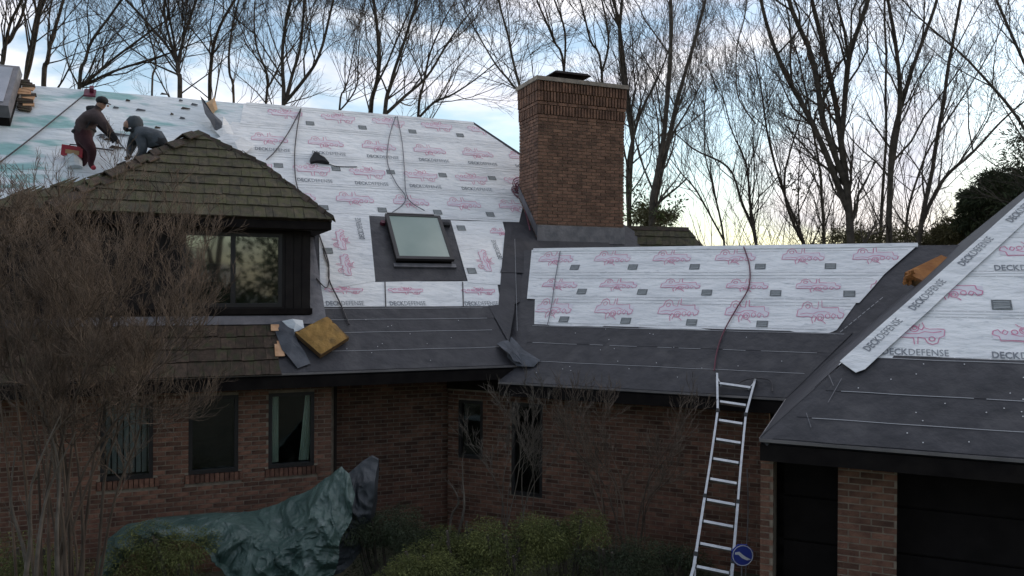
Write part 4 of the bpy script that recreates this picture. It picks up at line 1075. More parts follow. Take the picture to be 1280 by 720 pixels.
# ---------------------------------------------------------------- ladder
lt = V(FM.P(*FM.px(919, 494), .0))
T_ = at(920, 471, (lt-CAM).dot(FW)+.12); Bp = at(890.5, 716, 9.95)
dr_ = (T_-Bp).normalized(); k_ = (Bp.z-.03)/dr_.z; Gd = Bp-dr_*k_
LL = (T_-Gd).length; lu = V((cos(radians(12)), -sin(radians(12)), 0)); lu = (lu-dr_*lu.dot(dr_)).normalized(); ln = lu.cross(dr_).normalized()
lad = thing('ladder', Gd, 'open aluminium telescoping ladder leaning on the dark eave', 'ladder')
def lp(l, w, d=0): return T_-dr_*l+lu*w+ln*d
# half widths down the ladder: flared top, narrow middle, flaring foot section
def hw(l):
    pts = [(0, .27), (.62, .19), (1.5, .20), (2.1, .215), (2.12, .215), (2.9, .23), (LL, .34)]
    for i in range(len(pts)-1):
        if l <= pts[i+1][0]: f = (l-pts[i][0])/(pts[i+1][0]-pts[i][0]); return pts[i][1]+(pts[i+1][1]-pts[i][1])*f
    return pts[-1][1]
for sgn in (-1, 1):
    for a, c, r in ((0, .64, .027), (.60, 1.95, .026), (1.90, 2.75, .030), (2.68, LL, .034)):
        b = MB(); n = 5
        for i in range(n):
            l0, l1 = a+(c-a)*i/n, a+(c-a)*(i+1)/n
            P0, P1 = lp(l0, sgn*hw(l0)), lp(l1, sgn*hw(l1)); x = lu*r*.55; y = ln*r*1.35
            b.hexa([P1-x-y, P1+x-y, P1+x+y, P1-x+y, P0-x-y, P0+x-y, P0+x+y, P0-x+y])
        b.build('rail', m_alu, lad)
        b = MB(); P0 = lp(c-.02, sgn*hw(c-.02)); b.box(P0, lu*(r*.9), ln*(r*1.7), dr_*.028); b.build('rail_collar', m_alud, lad)
    b = MB(); b.box(lp(.0, sgn*.27), lu*.02, ln*.036, dr_*.03); b.build('end_cap', m_alud, lad)
    b = MB(); b.box(lp(LL-.02, sgn*hw(LL)), lu*.03, ln*.05, dr_*.04); b.build('foot', m_alud, lad)
l = .16
while l < LL-.2:
    w = hw(l); b = MB(); b.box(lp(l, 0, .0), lu*(w-.008), ln*.028, dr_*.017); b.build('rung', m_alu, lad)
    for sgn in (-1, 1):
        b = MB(); b.box(lp(l, sgn*(w-.022)), lu*.012, ln*.03, dr_*.02); b.build('rung_joint', m_alud, lad)
    l += .302
for l0, l1 in ((.05, .17),):
    for sgn in (-1, 1):
        b = MB(); b.tube([lp(l0, sgn*.26), lp(l1+.02, sgn*.19)], .010, 5); b.build('brace', m_alu, lad)
for sgn in (-1, 1):
    b = MB(); b.tube([lp(2.72, sgn*.225), lp(3.1, sgn*(hw(3.1)-.06)), lp(3.7, sgn*(hw(3.7)-.06))], .014, 5); b.build('brace', m_alu, lad)
# ---------------------------------------------------------------- yard sign and cable
sc_ = at(928, 694, 9.3); sgn_ = thing('yard_sign', V((sc_.x, sc_.y, 0)), 'blue octagonal sign with a white swoosh on a thin stake beside the ladder', 'sign')
b = MB(); b.prism([sc_+V((cos(a*pi/4+pi/8)*.135, 0, sin(a*pi/4+pi/8)*.135)) for a in range(8)], V((0, -.012, 0))); b.build('sign_plate', m_blue, sgn_)
b = MB(); pt = [(-.09, .035), (-.04, .045), (.0, .01), (.045, -.02), (.095, -.045), (.05, -.055), (-.01, -.03), (-.05, .01), (-.09, .012)]
b.prism([sc_+V((x, -.016, z)) for x, z in pt], V((0, -.003, 0))); 
b.build('emblem', m_signw, sgn_)
b = MB()
for i in range(24):
    a0, a1 = i*2*pi/24, (i+1)*2*pi/24
    b.prism([sc_+V((cos(a0)*.112, -.015, sin(a0)*.112)), sc_+V((cos(a0)*.120, -.015, sin(a0)*.120)), sc_+V((cos(a1)*.120, -.015, sin(a1)*.120)), sc_+V((cos(a1)*.112, -.015, sin(a1)*.112))], V((0, -.002, 0)))
b.build('sign_rim', m_signw, sgn_)
b = MB(); b.tube([V((sc_.x, sc_.y+.02, 0)), sc_+V((0, .02, .1))], .010, 6); b.build('stake', m_lead, sgn_)
b = MB(); b.tube(smoothline([at(934, 586, 10.6), at(935, 640, 10.6), at(933, 690, 10.5), at(931, 760, 10.4)]), .008, 5); tag(b.build('cable', m_fascia), 'thin grey cable hanging beside the ladder', 'cable')
b = MB(); b.tube([V((WO.x, WO.y, 0))+uA*-2.56-nA*.0+Z*.1, V((WO.x, WO.y, 0))+uA*-2.56+Z*(zs_-.05)], .028, 6); b.build('downspout', m_soff, house)
# wall lantern at far left
ln_ = thing('wall_lantern', at(12, 492, 10.7), 'small white wall lantern under the left eave', 'lantern')
c = at(12, 486, 10.72); b = MB(); b.hexa([c+V((x*.04, y*.04, -.08)) for x, y in ((-1, -1), (1, -1), (1, 1), (-1, 1))]+[c+V((x*.055, y*.055, .06)) for x, y in ((-1, -1), (1, -1), (1, 1), (-1, 1))]); b.build('shade', m_signw, ln_)
b = MB(); b.box(c+V((0, 0, .075)), V((.07, 0, 0)), V((0, .07, 0)), V((0, 0, .012))); b.box(c+V((0, .09, .05)), V((.012, 0, 0)), V((0, .08, 0)), V((0, 0, .012))); b.build('bracket', m_dark, ln_)
# ---------------------------------------------------------------- ground
b = MB(); n = 40; S = 260
gv = [(-S+2*S*i/n, -S+2*S*j/n, 0) for j in range(n+1) for i in range(n+1)]
gf = [(j*(n+1)+i, j*(n+1)+i+1, (j+1)*(n+1)+i+1, (j+1)*(n+1)+i) for j in range(n) for i in range(n)]
g = obj('ground', gv, gf, m_ground, origin=(0, 0, 0)); g['kind'] = 'structure'
# ---------------------------------------------------------------- leafy plants
def leaves(mb, c, r, n, sz, rnd, up=.2, lump=.35, droop=0, asp=.35):
    c = V(c)
    for i in range(n):
        d = V((rnd.gauss(0, 1), rnd.gauss(0, 1), rnd.gauss(0, 1))).normalized()
        k = rnd.random()**.35*(1+lump*noise.noise(d*2.3+c))
        p = c+V((d.x*r[0], d.y*r[1], d.z*r[2]))*k
        a = (d+V((rnd.uniform(-.7, .7), rnd.uniform(-.7, .7), rnd.uniform(-.5, .8)+up))).normalized(); s = a.cross(V((rnd.uniform(-1, 1), rnd.uniform(-1, 1), rnd.uniform(-1, 1)))).normalized()
        l = sz*rnd.uniform(.6, 1.4); w = l*asp
        mb.poly([p-s*w*.3, p+a*l*.5-s*w*.5-Z*droop*l*.2, p+a*l-Z*droop*l, p+a*l*.5+s*w*.5-Z*droop*l*.2])
def bush(name, px_, py_, Y, rpx, n, m, label, cat='shrub', sz=.034, subs=9, seed=0, group=None, flat=.8):
    rnd = random.Random(seed); c = at(px_, py_-15, Y); r = rpx*1.14*Y/1000
    t = thing(name, V((c.x, c.y, 0)), label, cat, group); mb = MB()
    for k in range(subs):
        q = c+V((rnd.uniform(-.75, .75)*r, rnd.uniform(-.5, .5)*r, rnd.uniform(-.55, .45)*r*flat)); leaves(mb, q, (r*.5, r*.5, r*.38*flat), int(n*1.7)//subs, sz, rnd, droop=.5, asp=.32)
    leaves(mb, V((c.x, c.y, c.z*.5)), (r*.8, r*.7, c.z*.5), n//3, sz, rnd, droop=.5)
    f = mb.build('foliage', m, t, kind='stuff')
    b = MB()
    for k in range(7):
        e = c+V((rnd.uniform(-.6, .6)*r, rnd.uniform(-.4, .4)*r, rnd.uniform(-.1, .4)*r)); b.tube(smoothline([V((c.x+rnd.uniform(-.1, .1), c.y, 0)), (V((c.x, c.y, 0))+e)/2+V((rnd.uniform(-.1, .1), 0, 0)), e], 3), [.03-.002*i for i in range(7)], 5)
    b.build('stem', m_bark, t); return t
bush('juniper_bush', 476, 678, 10.6, 50, 9000, m_everg, 'dark rounded evergreen bush right of the tarp', seed=1, sz=.032)
bush('juniper_bush', 568, 690, 10.2, 46, 8000, m_juni, 'mossy green juniper mound below the pale forked branch', seed=2)
bush('juniper_bush', 640, 700, 10.0, 50, 8000, m_juni, 'yellow-green drooping juniper in the middle of the bed', seed=3)
bush('juniper_bush', 705, 680, 10.4, 42, 6500, m_juni, 'juniper mound against the wall right of the glass door', seed=4)
bush('juniper_bush', 772, 712, 10.2, 44, 4500, m_everg, 'low dark juniper under the bare brown shrub', seed=5)
bush('juniper_bush', 840, 716, 10.4, 36, 3500, m_everg, 'low dark juniper just left of the ladder', seed=6)
bush('juniper_bush', 520, 722, 9.7, 40, 5000, m_juni, 'low green juniper tuft at the bottom edge beside the dark bush', seed=7)
bush('boxwood_bush', 210, 706, 9.9, 62, 8000, m_juni, 'green bush showing through the opening of the tarp', seed=8, sz=.032)
bush('boxwood_bush', 40, 712, 9.2, 55, 5000, m_juni, 'low mossy bush in the bottom left corner', seed=9, sz=.032)
b = blob('garden_stone', at(88, 712, 9.3), (.16, .14, .13), m_stone, None, jit=.4) if False else None
# ---------------------------------------------------------------- tarp
def curve(pts, u):
    k = u*(len(pts)-1); i = min(int(k), len(pts)-2); f = k-i; f = f*f*(3-2*f)*.5+f*.5
    return [pts[i][j]+(pts[i+1][j]-pts[i][j])*f for j in range(3)]
top = [(114, 716, 10.0), (130, 676, 10.2), (160, 655, 10.5), (210, 646, 10.7), (265, 642, 10.8), (310, 640, 10.8), (345, 630, 10.8), (376, 617, 10.75), (404, 601, 10.7), (428, 583, 10.6), (439, 592, 10.5), (446, 618, 10.4)]
bot = [(112, 770, 9.6), (142, 735, 9.9), (158, 694, 10.0), (192, 676, 10.0), (236, 676, 10.0), (268, 704, 9.8), (292, 740, 9.7), (318, 765, 9.6), (342, 775, 9.6), (366, 778, 9.6), (388, 775, 9.7), (404, 765, 9.9)]
def drape(name, top, bot, m, nu, nv, amp, par=None, seed=0):
    vs = []; 
    for j in range(nv+1):
        for i in range(nu+1):
            u, v = i/nu, j/nv; a = curve(top, u); c = curve(bot, u)
            x, y, Y = [a[k]+(c[k]-a[k])*v for k in range(3)]
            bulge = -.22*sin(pi*min(1, v*1.1))**.8
            q = V((u*9+seed, v*3.0+u*3, seed)); f = noise.noise(q)*.9+(1-abs(noise.noise(q*2.1))*2)*.45+noise.noise(q*4.7)*.25+(1-abs(noise.noise(q*3.1+V((3, 1, 2))))*2)**3*.35+(1-abs(noise.noise(q*6))*2)*.16
            P = at(x, y, Y+bulge)
            W_ = V((P.x+.35*noise.noise(P*1.3), seed+.2*P.y, P.z*1.15+.35*noise.noise(P*1.1+V((7, 0, 0))))); rg = lambda f, o: abs(noise.noise(W_*f+V((o, 0, o))))
            cr_ = -(rg(1.3, 0)*1.5+rg(2.7, 3)*.9+rg(5.6, 9)*.5+rg(11, 5)*.28)+.7
            P += V((0, -1, 0))*amp*1.5*cr_*min(1, .35+v*3)+V((amp*.4*noise.noise(W_*3.1), 0, amp*.5*cr_*.5)); P.z = max(P.z, .02); vs.append(P)
    w = nu+1; fs = [(j*w+i, j*w+i+1, (j+1)*w+i+1, (j+1)*w+i) for j in range(nv) for i in range(nu)]
    o = obj(name, vs, fs, m, par, smooth=False); sm_ = o.modifiers.new('th', 'SOLIDIFY'); sm_.thickness = .006; return o
tp_ = thing('tarp', at(290, 760, 10)-Z*0, 'crumpled green tarpaulin draped over the shrubs under the windows', 'tarp')
drape('sheet', top, bot, m_tarp, 190, 80, .15, tp_, 2)
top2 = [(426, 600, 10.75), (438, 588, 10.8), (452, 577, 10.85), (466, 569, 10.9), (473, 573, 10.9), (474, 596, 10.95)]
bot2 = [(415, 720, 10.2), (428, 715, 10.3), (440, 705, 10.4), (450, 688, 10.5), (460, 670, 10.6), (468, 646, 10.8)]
o_ = drape('folded_corner', top2, bot2, m_tarpd, 50, 50, .10, tp_, 5); o_['label'] = 'raised corner with its shade painted into a dark colour'
# ---------------------------------------------------------------- bare branches
def limb(mb, pts, r0, r1, n):
    k = len(pts); mb.tube(pts, [r0+(r1-r0)*(i/(k-1)) for i in range(k)], n, False)
def grow(mb, p, d, Ln, r, lvl, rnd, up=.25, spread=.7, wob=.18, minr=.004, seglen=None):
    ns = (5, 5, 4, 3, 2)[4-lvl] if lvl <= 4 else 6
    pts = [V(p)]; d = V(d).normalized(); q = V(p)
    for i in range(ns):
        d = (d+V((rnd.gauss(0, wob), rnd.gauss(0, wob), rnd.gauss(0, wob)+up*.25))).normalized(); q = q+d*(Ln/ns); pts.append(V(q))
    re = max(minr*.5, r*.35); limb(mb, pts, r, re, 5 if lvl >= 3 else 3)
    if lvl <= 0: return
    nc = {4: 7, 3: 6, 2: 5, 1: 4}[lvl]
    for c in range(nc):
        f = .22+.76*(c+rnd.random()*.8)/nc; i = min(int(f*ns), ns-1); g_ = f*ns-i
        bp_ = pts[i].lerp(pts[i+1], g_); dd = (pts[i+1]-pts[i]).normalized()
        pr = dd.cross(V((rnd.gauss(0, 1), rnd.gauss(0, 1), rnd.gauss(0, 1)))).normalized(); an = rnd.uniform(.45, 1.0)*spread
        nd = (dd*cos(an)+pr*sin(an)+Z*up*.3).normalized()
        grow(mb, bp_, nd, Ln*rnd.uniform(.42, .68)*(1.1-f*.35), max(minr, r*(1-.6*f)*.5), lvl-1, rnd, up, spread, wob, minr)
def tree(stems, D, label, group, seed, wpx=9, lvl=3, sp=.75, m=m_bark, nb=11, name='bare_tree', blen=1.0, first=.12, minr=.007):
    """stems: pixel polylines from the skyline of the roof upwards; the trunk carries on down to the ground"""
    rnd = random.Random(seed); s0 = stems[0][0]; b0 = at(s0[0], s0[1], D)
    t = thing(name, V((b0.x, b0.y, 0)), label, 'tree', group); tr = MB(); br = MB()
    for si, st in enumerate(stems):
        w = wpx*(1 if si == 0 else .72)*(.5*D/1000)*(st[0][2] if len(st[0]) > 2 else 1)
        dy = rnd.uniform(-1, 1)*.8 if si else 0
        pts = [at(x[0], x[1], D+dy*i*.5) for i, x in enumerate(st)]
        l2 = pts[-1]; dd = (pts[-1]-pts[-2]).normalized()
        # carry the stem on above the frame
        ext = 4 if st[-1][1] < 25 else 2
        for k in range(ext): dd = (dd+V((rnd.gauss(0, .12), rnd.gauss(0, .12), .12))).normalized(); l2 = l2+dd*1.3; pts.append(l2)
        low = []
        if si == 0: low = [V((b0.x+rnd.uniform(-.3, .3), b0.y, -.1)), V((b0.x, b0.y, b0.z*.5))]
        fine = smoothline(low+pts, 4); n = len(fine)
        fine = [p+V((noise.noise(p*.6+V((seed, 0, 0))), noise.noise(p*.6+V((0, seed, 0))), 0))*.07 for p in fine]
        rr = [max(.012, w*(1.3-1.18*(i/(n-1))**.8)*(1+.12*noise.noise(fine[i]*1.3))) for i in range(n)]
        if si:
            k0 = min(range(len(F0)), key=lambda i: (F0[i]-fine[0]).length); off = F0[k0]-fine[0]; kk = max(3, n//3)
            if k0 > 1: fine = [F0[k0-2].copy(), F0[k0-1].copy()]+[fine[i]+off*max(0, 1-i/kk) for i in range(n)]; rr = [R0_[k0-2]*.5, R0_[k0-1]*.6]+rr; n += 2
            cap_ = R0_[k0]*.85; rr = [min(r_, cap_) for r_ in rr]
        else: F0, R0_ = fine, rr
        tr.tube(fine, rr, 8, False)
        z0 = b0.z-1.5; cand = [i for i in range(1, n-1) if fine[i].z > z0]
        if not cand: continue
        for k in range(nb+5):
            low_ = k >= nb; f = first+(1-first)*(k+rnd.random())/nb if not low_ else rnd.uniform(.0, .35); i = cand[min(int(f*len(cand)), len(cand)-1)]
            d0 = (fine[i+1]-fine[i]).normalized(); pr = d0.cross(V((rnd.gauss(0, 1), rnd.gauss(0, 1)*.8, rnd.gauss(0, .4)))).normalized(); an = rnd.uniform(.35, .95)*sp*(1.5 if low_ or k % 3 == 0 else 1)
            grow(br, fine[i], d0*cos(an)+pr*sin(an)+Z*.15, D/1000*rnd.uniform(85, 180)*blen*(1.2-.6*f)*(.55 if low_ else 1), max(.016, rr[i]*rnd.uniform(.35, .6)), lvl-(1 if low_ else 0), rnd, up=.38, spread=.8, wob=.17, minr=minr*D/35)
    tr.build('trunk', m, t, smooth=True); br.build('branches', m, t, kind='stuff'); return t
GL = 'bare trees behind the main roof'; GR_ = 'bare trees behind the middle roof'
TL = [
 ([[(3, 84), (16, 48), (28, 20), (36, -8)], [(20, 92), (22, 33), (28, -5)]], 34, 'leftmost bare tree, two stems crossing above the grey roof window', 7),
 ([[(32, 100), (41, 50), (51, -5)], [(41, 103), (47, 55), (56, -5)]], 36, 'bare tree with twin upright stems right of the grey roof window', 8),
 ([[(55, 104), (60, 76), (66, 45), (82, -5)]], 32, 'single dark leaning trunk left of the red ridge anchor', 9),
 ([[(98, 109), (106, 75), (118, 45), (150, 2)], [(100, 108), (140, 76), (190, 38)], [(104, 108), (142, 90), (212, 66)]], 30, 'low forked bare tree leaning right above the stooping worker', 7),
 ([[(190, 113), (196, 80), (185, 40), (176, 0)]], 38, 'thin bare tree between the two workers on the skyline', 4),
 ([[(225, 118), (222, 92), (219, 76)], [(220, 80), (212, 50), (205, 15), (206, -8)], [(222, 82), (230, 45), (247, -5)], [(219, 78), (198, 45), (160, 3)]], 30, 'broad Y-shaped bare tree with a stout trunk above the dormer apex', 11),
 ([[(262, 124), (264, 85), (268, 55), (280, 22), (296, -8)]], 33, 'stout single trunk bending right beyond the tan offcut', 8),
 ([[(293, 125), (287, 90), (288, 50), (299, -5)]], 36, 'slender wavy trunk just right of the stout bending one', 5),
 ([[(333, 129), (333, 95), (322, 60), (318, 20)], [(334, 110), (350, 80), (365, 60)]], 38, 'small bare tree with a short fork left of the triple stems', 5),
 ([[(354, 131), (353, 90), (355, 45), (366, -8)], [(358, 131), (367, 95), (376, 60), (380, -5)], [(361, 131), (384, 98), (399, 70), (414, 10)]], 32, 'bare tree of three stems fanning from one base', 8),
 ([[(424, 139), (430, 112), (436, 95), (446, 45)], [(432, 140), (446, 112), (448, 70)]], 40, 'small thin twin-stemmed bare tree at mid ridge', 4),
 ([[(463, 144), (469, 105), (474, 66), (466, -5)]], 33, 'dark upright trunk left of the rope pair', 9),
 ([[(481, 144), (488, 105), (501, 66), (522, -5)], [(483, 143), (507, 120), (532, 97), (556, 60), (580, 25)]], 33, 'low V-forked bare tree behind the rope pair', 8),
 ([[(522, 148), (529, 105), (538, 66), (556, 25)], [(526, 148), (545, 128), (568, 117), (596, 98)]], 36, 'right-leaning bare tree near the end of the ridge', 6),
 ([[(654, 140), (640, 106), (620, 80), (594, 36)], [(652, 130), (643, 85), (634, 40), (624, -5)]], 31, 'vase-shaped bare tree left of the chimney', 6),
 ([[(706, 90), (692, 50), (672, 2)], [(716, 90), (712, 40), (690, -5)]], 35, 'thin bare tree straight above the chimney cap', 5),
 ([[(752, 90), (738, 50), (724, -5)], [(762, 90), (766, 50), (750, -5)]], 34, 'bare tree over the right end of the chimney cap', 5),
]
for i, (st, D, lab, w) in enumerate(TL): tree(st, D, lab, GL, 100+i, w*.70, lvl=3, nb=9)
TR = [
 ([[(787, 279), (789, 220), (790, 161), (780, 80), (766, -5)], [(797, 279), (790, 205), (797, 150), (822, 98)], [(786, 180), (772, 60), (776, -5)]], 30, 'forked bare tree rising close beside the chimney', 8),
 ([[(815, 279), (822, 220), (830, 161), (838, 70), (838, -10)], [(820, 279), (832, 205), (842, 150), (858, 85), (880, 10)]], 28, 'tallest thick double trunk right of the chimney', 11),
 ([[(905, 300), (893, 240), (882, 200), (880, 160)], [(903, 300), (872, 240), (850, 215)]], 34, 'low arching sapling over the mossy back roof', 4),
 ([[(944, 304), (926, 250), (909, 209), (868, 186)], [(950, 304), (940, 250), (930, 200), (915, 165)]], 32, 'low bare tree leaning left over the middle ridge', 6),
 ([[(1003, 304), (980, 240), (962, 178), (950, 105)], [(985, 304), (975, 250), (985, 200), (1000, 150)]], 33, 'slim leaning tree between the low one and the big clump', 6),
 ([[(1030, 304), (1027, 250), (1023, 200), (1006, 110), (990, 50)]], 35, 'straight slim trunk just left of the big clump', 6),
 ([[(1065, 304), (1060, 235), (1051, 178), (1040, 105), (1024, 35), (1014, -8)], [(1058, 260), (1036, 205), (1008, 140), (978, 85), (955, 15)], [(1052, 180), (1058, 110), (1064, 65), (1088, -5)], [(1062, 230), (1030, 150), (1018, 80), (985, -5)]], 29, 'massive many-stemmed bare tree fanning over the middle roof', 13),
 ([[(1100, 300), (1104, 230), (1108, 150), (1106, -5)]], 34, 'dark straight trunk right of the massive fan', 6),
 ([[(1112, 300), (1113, 240), (1118, 169), (1135, 105), (1152, 55), (1172, -5)], [(1113, 220), (1124, 140), (1122, 70), (1110, -5)]], 29, 'tall trunk forking into a narrow V above the orange pad', 10),
 ([[(1150, 300), (1162, 235), (1178, 133), (1190, 60), (1202, -8)], [(1156, 285), (1182, 225), (1216, 190), (1262, 142)]], 30, 'tall trunk with a long low bough reaching right', 8),
 ([[(1132, 300), (1140, 240), (1165, 180), (1210, 110), (1250, 40)]], 36, 'slender tree slanting right behind the tall trunks', 5),
 ([[(1320, 260), (1285, 165), (1225, 92), (1170, 40)], [(1310, 200), (1290, 100), (1255, 20)]], 24, 'bough tree entering from the right edge of the frame', 7),
]
for i, (st, D, lab, w) in enumerate(TR): tree(st, D, lab, GR_, 200+i, w*.78, lvl=3, nb=9)
# hanging twig in front of the sky
b = MB(); b.tube(smoothline([at(937, -30, 20), at(931, 20, 20), at(921, 60, 20), at(921, 112, 20), at(930, 135, 20), at(945, 155, 20)]), [.02]*31 if False else .018, 4)
rnd = random.Random(8)
for k in range(10):
    p = at(925+rnd.uniform(-6, 10), 10+k*14, 20); grow(b, p, V((rnd.uniform(-1, 1), 0, -.3)), .5, .008, 1, rnd, up=-.2)
hv = b.build('hanging_branch', m_bark); tag(hv, 'thin twig dangling alone against the sky right of the thick double trunk', 'branch')
# evergreens at the right and leaves caught among the branches
def evergreen(px_, py_, Y, rpx, hpx, label, seed, n=9000, m=m_everg):
    rnd = random.Random(seed); c = at(px_, py_, Y); k = Y/1000; t = thing('evergreen_tree', V((c.x, c.y, 0)), label, 'tree', 'evergreens behind the garage roof')
    tr = MB(); topz = at(px_, py_-hpx, Y); tr.tube([V((c.x, c.y, -.1)), V((c.x, c.y, c.z)), V((c.x, c.y, topz.z))], [.25, .16, .03], 7); tr.build('trunk', m_bark, t)
    mb = MB(); z0, z1 = 1.0, topz.z; nl = 34
    for i in range(nl):
        f = i/nl; z = z0+(z1-z0)*f; R = rpx*k*(1-f**3.2)**.6*(.8+.35*noise.noise(V((i*.35, seed, 0))))*rnd.uniform(.7, 1.2)
        for q in range(6):
            a = rnd.uniform(0, 2*pi); l = R*rnd.uniform(.5, 1.05)
            cc_ = V((c.x+cos(a)*l*.65, c.y+sin(a)*l*.65, z+rnd.uniform(-.2, .2))); leaves(mb, cc_, (l*.5+.15, l*.5+.15, .30), n//(nl*6), .19, rnd, up=.1, droop=.2, asp=.25)
    mb.build('crown', m, t, kind='stuff'); return t
def bushy(px_, py_, Y, rx, ry, label, seed, n, m=m_everg):
    rnd = random.Random(seed); c = at(px_, py_, Y); k = Y/1000; t = thing('evergreen_tree', V((c.x, c.y, 0)), label, 'tree', 'evergreens behind the garage roof')
    tr = MB(); tr.tube([V((c.x, c.y, -.1)), V((c.x, c.y, c.z*.6)), c], [.22, .15, .05], 7); tr.build('trunk', m_bark, t); mb = MB(); br = MB()
    for i in range(26):
        a = rnd.uniform(0, 2*pi); q = rnd.random()**.6; p = V((c.x+cos(a)*q*rx*k, c.y+rnd.uniform(-1.2, 1.2), c.z+sin(a)*q*ry*k)); r = rnd.uniform(.25, .5)*rx*k
        leaves(mb, p, (r, r, r*.55), n//26, .17, rnd, up=.1, droop=.25, asp=.22, lump=.8)
    for i in range(10): grow(br, V((c.x, c.y, c.z*.7)), V((rnd.gauss(0, 1), rnd.gauss(0, .4), .9)), ry*k*1.6, .03, 2, rnd, minr=.006)
    leaves(mb, V((c.x, c.y, c.z*.55)), (rx*k*1.1, 1.2, c.z*.5), n//2, .2, rnd, asp=.25)
    mb.build('crown', m, t, kind='stuff'); br.build('branches', m_bark, t, kind='stuff')
bushy(1272, 245, 27, 46, 42, 'dark evergreen at the right edge rising over the garage hip', 1, 15000)
bushy(1232, 268, 29, 36, 26, 'lower dark evergreen between the bare trunks and the right edge one', 2, 12000)
bushy(1196, 290, 31, 30, 14, 'lowest brownish evergreen peeping over the end of the middle roof', 3, 7000, m_thick)
bushy(1330, 200, 25, 70, 90, 'tall evergreen mostly beyond the right edge', 4, 8000)
bushy(1090, 300, 33, 60, 9, 'low dark thicket just above the middle ridge under the massive fan', 5, 4500, m_thick)
bushy(1160, 300, 34, 45, 10, 'low dark thicket just above the middle ridge behind the tall forked trunk', 6, 4500, m_thick)
bushy(815, 270, 29, 24, 14, 'small green undergrowth at the foot of the thick double trunk', 7, 3000, m_thick)
for i, (x, y, Y, r, m_, lab) in enumerate(((1000, 78, 29, 20, m_dead, 'clump of brown leaves caught high in the massive bare tree'), (1030, 95, 29, 14, m_dead, 'smaller brown leaf clump beside the high one'),
        (1000, 228, 33, 15, m_ivy, 'green ivy clump on the slim leaning tree'), (796, 250, 28, 16, m_ivy, 'ivy clump low on the trunks by the chimney'), (832, 262, 27, 14, m_ivy, 'low green foliage right of the thick double trunk'), (1040, 140, 29, 12, m_dead, 'brown leaf wisps below the high clumps'))):
    mb = MB(); rnd = random.Random(50+i); c = at(x, y, Y)
    for k in range(6): leaves(mb, c+V((rnd.uniform(-1, 1), rnd.uniform(-.5, .5), rnd.uniform(-1, 1)))*r*1.1*Y/1000, (r*.6*Y/1000,)*3, 26, .13, rnd, asp=.45)
    o = mb.build('leaf_clump', m_); tag(o, lab, 'leaves', kind='stuff')
# far brush line behind the house
mb = MB(); rnd = random.Random(77)
for i in range(230):
    x = -70+i*.72+rnd.uniform(-.5, .5); y = 52+rnd.uniform(-6, 10)
    z = 4.6+2.2*noise.noise(V((x*.09, 0, 3)))+rnd.uniform(-.6, .6)
    if x > 14: z += 1.6
    leaves(mb, V((x, y, z*.5)), (1.3, 1.3, z*.5), 60, .55, rnd, asp=.3)
tag(mb.build('brush', m_dead, origin=(0, 52, 0)), 'brown brush of a far wood line behind the house', 'brush', kind='stuff')
mb = MB()
for i in range(150):
    x = 12+i*.28; y = 48+rnd.uniform(-4, 4); grow(mb, V((x, y, 0)), V((rnd.uniform(-.15, .15), 0, 1)), rnd.uniform(7, 10.5), .05, 2, rnd, minr=.012)
tag(mb.build('saplings', m_bark, origin=(30, 48, 0)), 'thicket of thin saplings in the far wood line', 'saplings', kind='stuff')
# ---------------------------------------------------------------- bare shrubs in front of the house
def shrub(base, tips, Y, label, seed, r0, m, lvl=2, name='bare_shrub', sp=.5, bl=1, minr=.0022, nb=7):
    rnd = random.Random(seed); c = at(base[0], base[1], Y); root = thing(name, V((c.x, c.y, 0)), label, 'shrub'); st = MB(); tw = MB()
    for (x, y, dy) in tips:
        e = at(x, y, Y+dy); p0 = V((c.x+rnd.uniform(-.25, .25), c.y+rnd.uniform(-.2, .2), 0)); midp = p0.lerp(e, .5)+V((-(e.x-p0.x)*.16+rnd.uniform(-.15, .15), rnd.uniform(-.1, .1), .25))
        pts = smoothline([p0, p0.lerp(midp, .5)+V((rnd.uniform(-.12, .12), rnd.uniform(-.1, .1), 0)), midp, midp.lerp(e, .5)+V((rnd.uniform(-.14, .14), rnd.uniform(-.1, .1), 0)), e], 4); n = len(pts); rr = [r0*(1.1-.95*i/(n-1)) for i in range(n)]; st.tube(pts, rr, 5, False)
        for k in range(nb):
            f = .52+.46*(k+rnd.random())/nb; i = min(int(f*n), n-2); d0 = (pts[i+1]-pts[i]).normalized()
            pr = d0.cross(V((rnd.gauss(0, 1), rnd.gauss(0, 1), rnd.gauss(0, 1)))).normalized(); an = rnd.uniform(.3, .9)*sp
            grow(tw, pts[i], d0*cos(an)+pr*sin(an), rnd.uniform(.5, 1.0)*bl, rr[i]*.5, lvl, rnd, up=.5, spread=.6, wob=.2, minr=minr)
    st.build('stem', m, root, smooth=True); tw.build('twigs', m, root, kind='stuff'); return root
rnd = random.Random(31)
shrub((70, 900), [(x_, rnd.uniform(265, 430)+max(0, x_-90)*.28, rnd.uniform(-.7, .9)) for x_ in [-35+24*i for i in range(13)]], 8.2, 'large tangled brown bare shrub filling the left foreground', 1, .021, m_twig, 3, bl=.95, nb=13, sp=1.5)
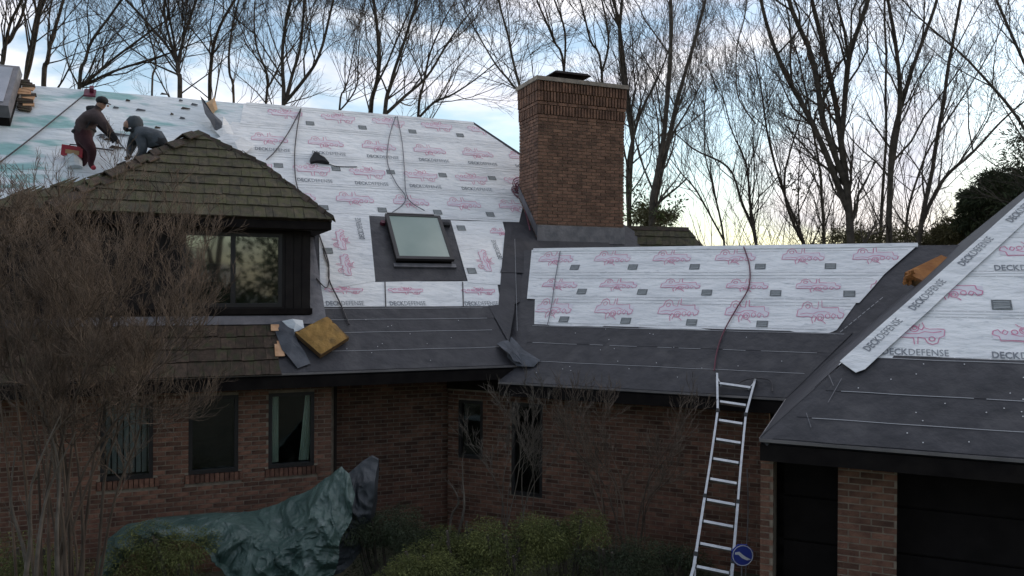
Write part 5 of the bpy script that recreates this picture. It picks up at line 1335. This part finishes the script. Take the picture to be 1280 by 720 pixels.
shrub((60, 880), [(rnd.uniform(-40, 130), rnd.uniform(250, 340), rnd.uniform(-.4, .6)) for i in range(7)], 8.6, 'upright brown bare shrub at the left edge behind the tangled one', 2, .017, m_twig, 3, bl=.75, nb=9, sp=1.2)
shrub((60, 860), [(20, 560, 0), (95, 540, .1), (50, 500, .2), (75, 520, -.1)], 7.6, 'pale forked stems at the bottom left', 3, .032, m_bark2, 1, bl=.5, nb=3, name='bare_sapling')
rnd = random.Random(32)
shrub((790, 760), [(rnd.uniform(690, 870), rnd.uniform(500, 610), rnd.uniform(-.3, .4)) for i in range(13)], 10.8, 'thin brown bare shrub in front of the plain brick wall', 4, .012, m_twig, 2, bl=.55, nb=7, minr=.003)
shrub((640, 740), [(rnd.uniform(585, 720), rnd.uniform(500, 560), rnd.uniform(-.2, .3)) for i in range(8)], 11.4, 'wispy arching shrub before the dark glass door', 5, .010, m_bark2, 2, bl=.6, nb=6, minr=.003)
shrub((568, 720), [(578, 572, 0), (560, 600, .1)], 10.9, 'pale forked branch standing above the juniper', 6, .028, m_bark2, 1, bl=.3, nb=4, name='bare_sapling')
# ---------------------------------------------------------------- the wood across the road, behind the viewer (seen mirrored in the windows)
rnd = random.Random(90); mb = MB()
for i in range(60):
    a = -1.45+2.9*i/59; R = 42+rnd.uniform(-4, 6); x, y = R*sin(a)*1.25, -R*cos(a)
    h = rnd.choice([rnd.uniform(3, 6), rnd.uniform(6, 13)]); leaves(mb, V((x, y, h*.5)), (2.8, 2.8, h*.52), 620, .6, rnd, asp=.45)
tag(mb.build('wood', m_everg, origin=(0, -34, 0)), 'dark wood across the road behind the viewer', 'wood', kind='stuff')
mb = MB()
for i in range(7): grow(mb, V((-16+i*5+rnd.uniform(-1, 1), -17+rnd.uniform(-3, 3), 0)), V((rnd.uniform(-.1, .1), 0, 1)), 13, .22, 4 if False else 3, rnd, minr=.02)
tag(mb.build('front_trees', m_bark, origin=(0, -17, 0)), 'bare trees across the road behind the viewer', 'trees', kind='stuff')
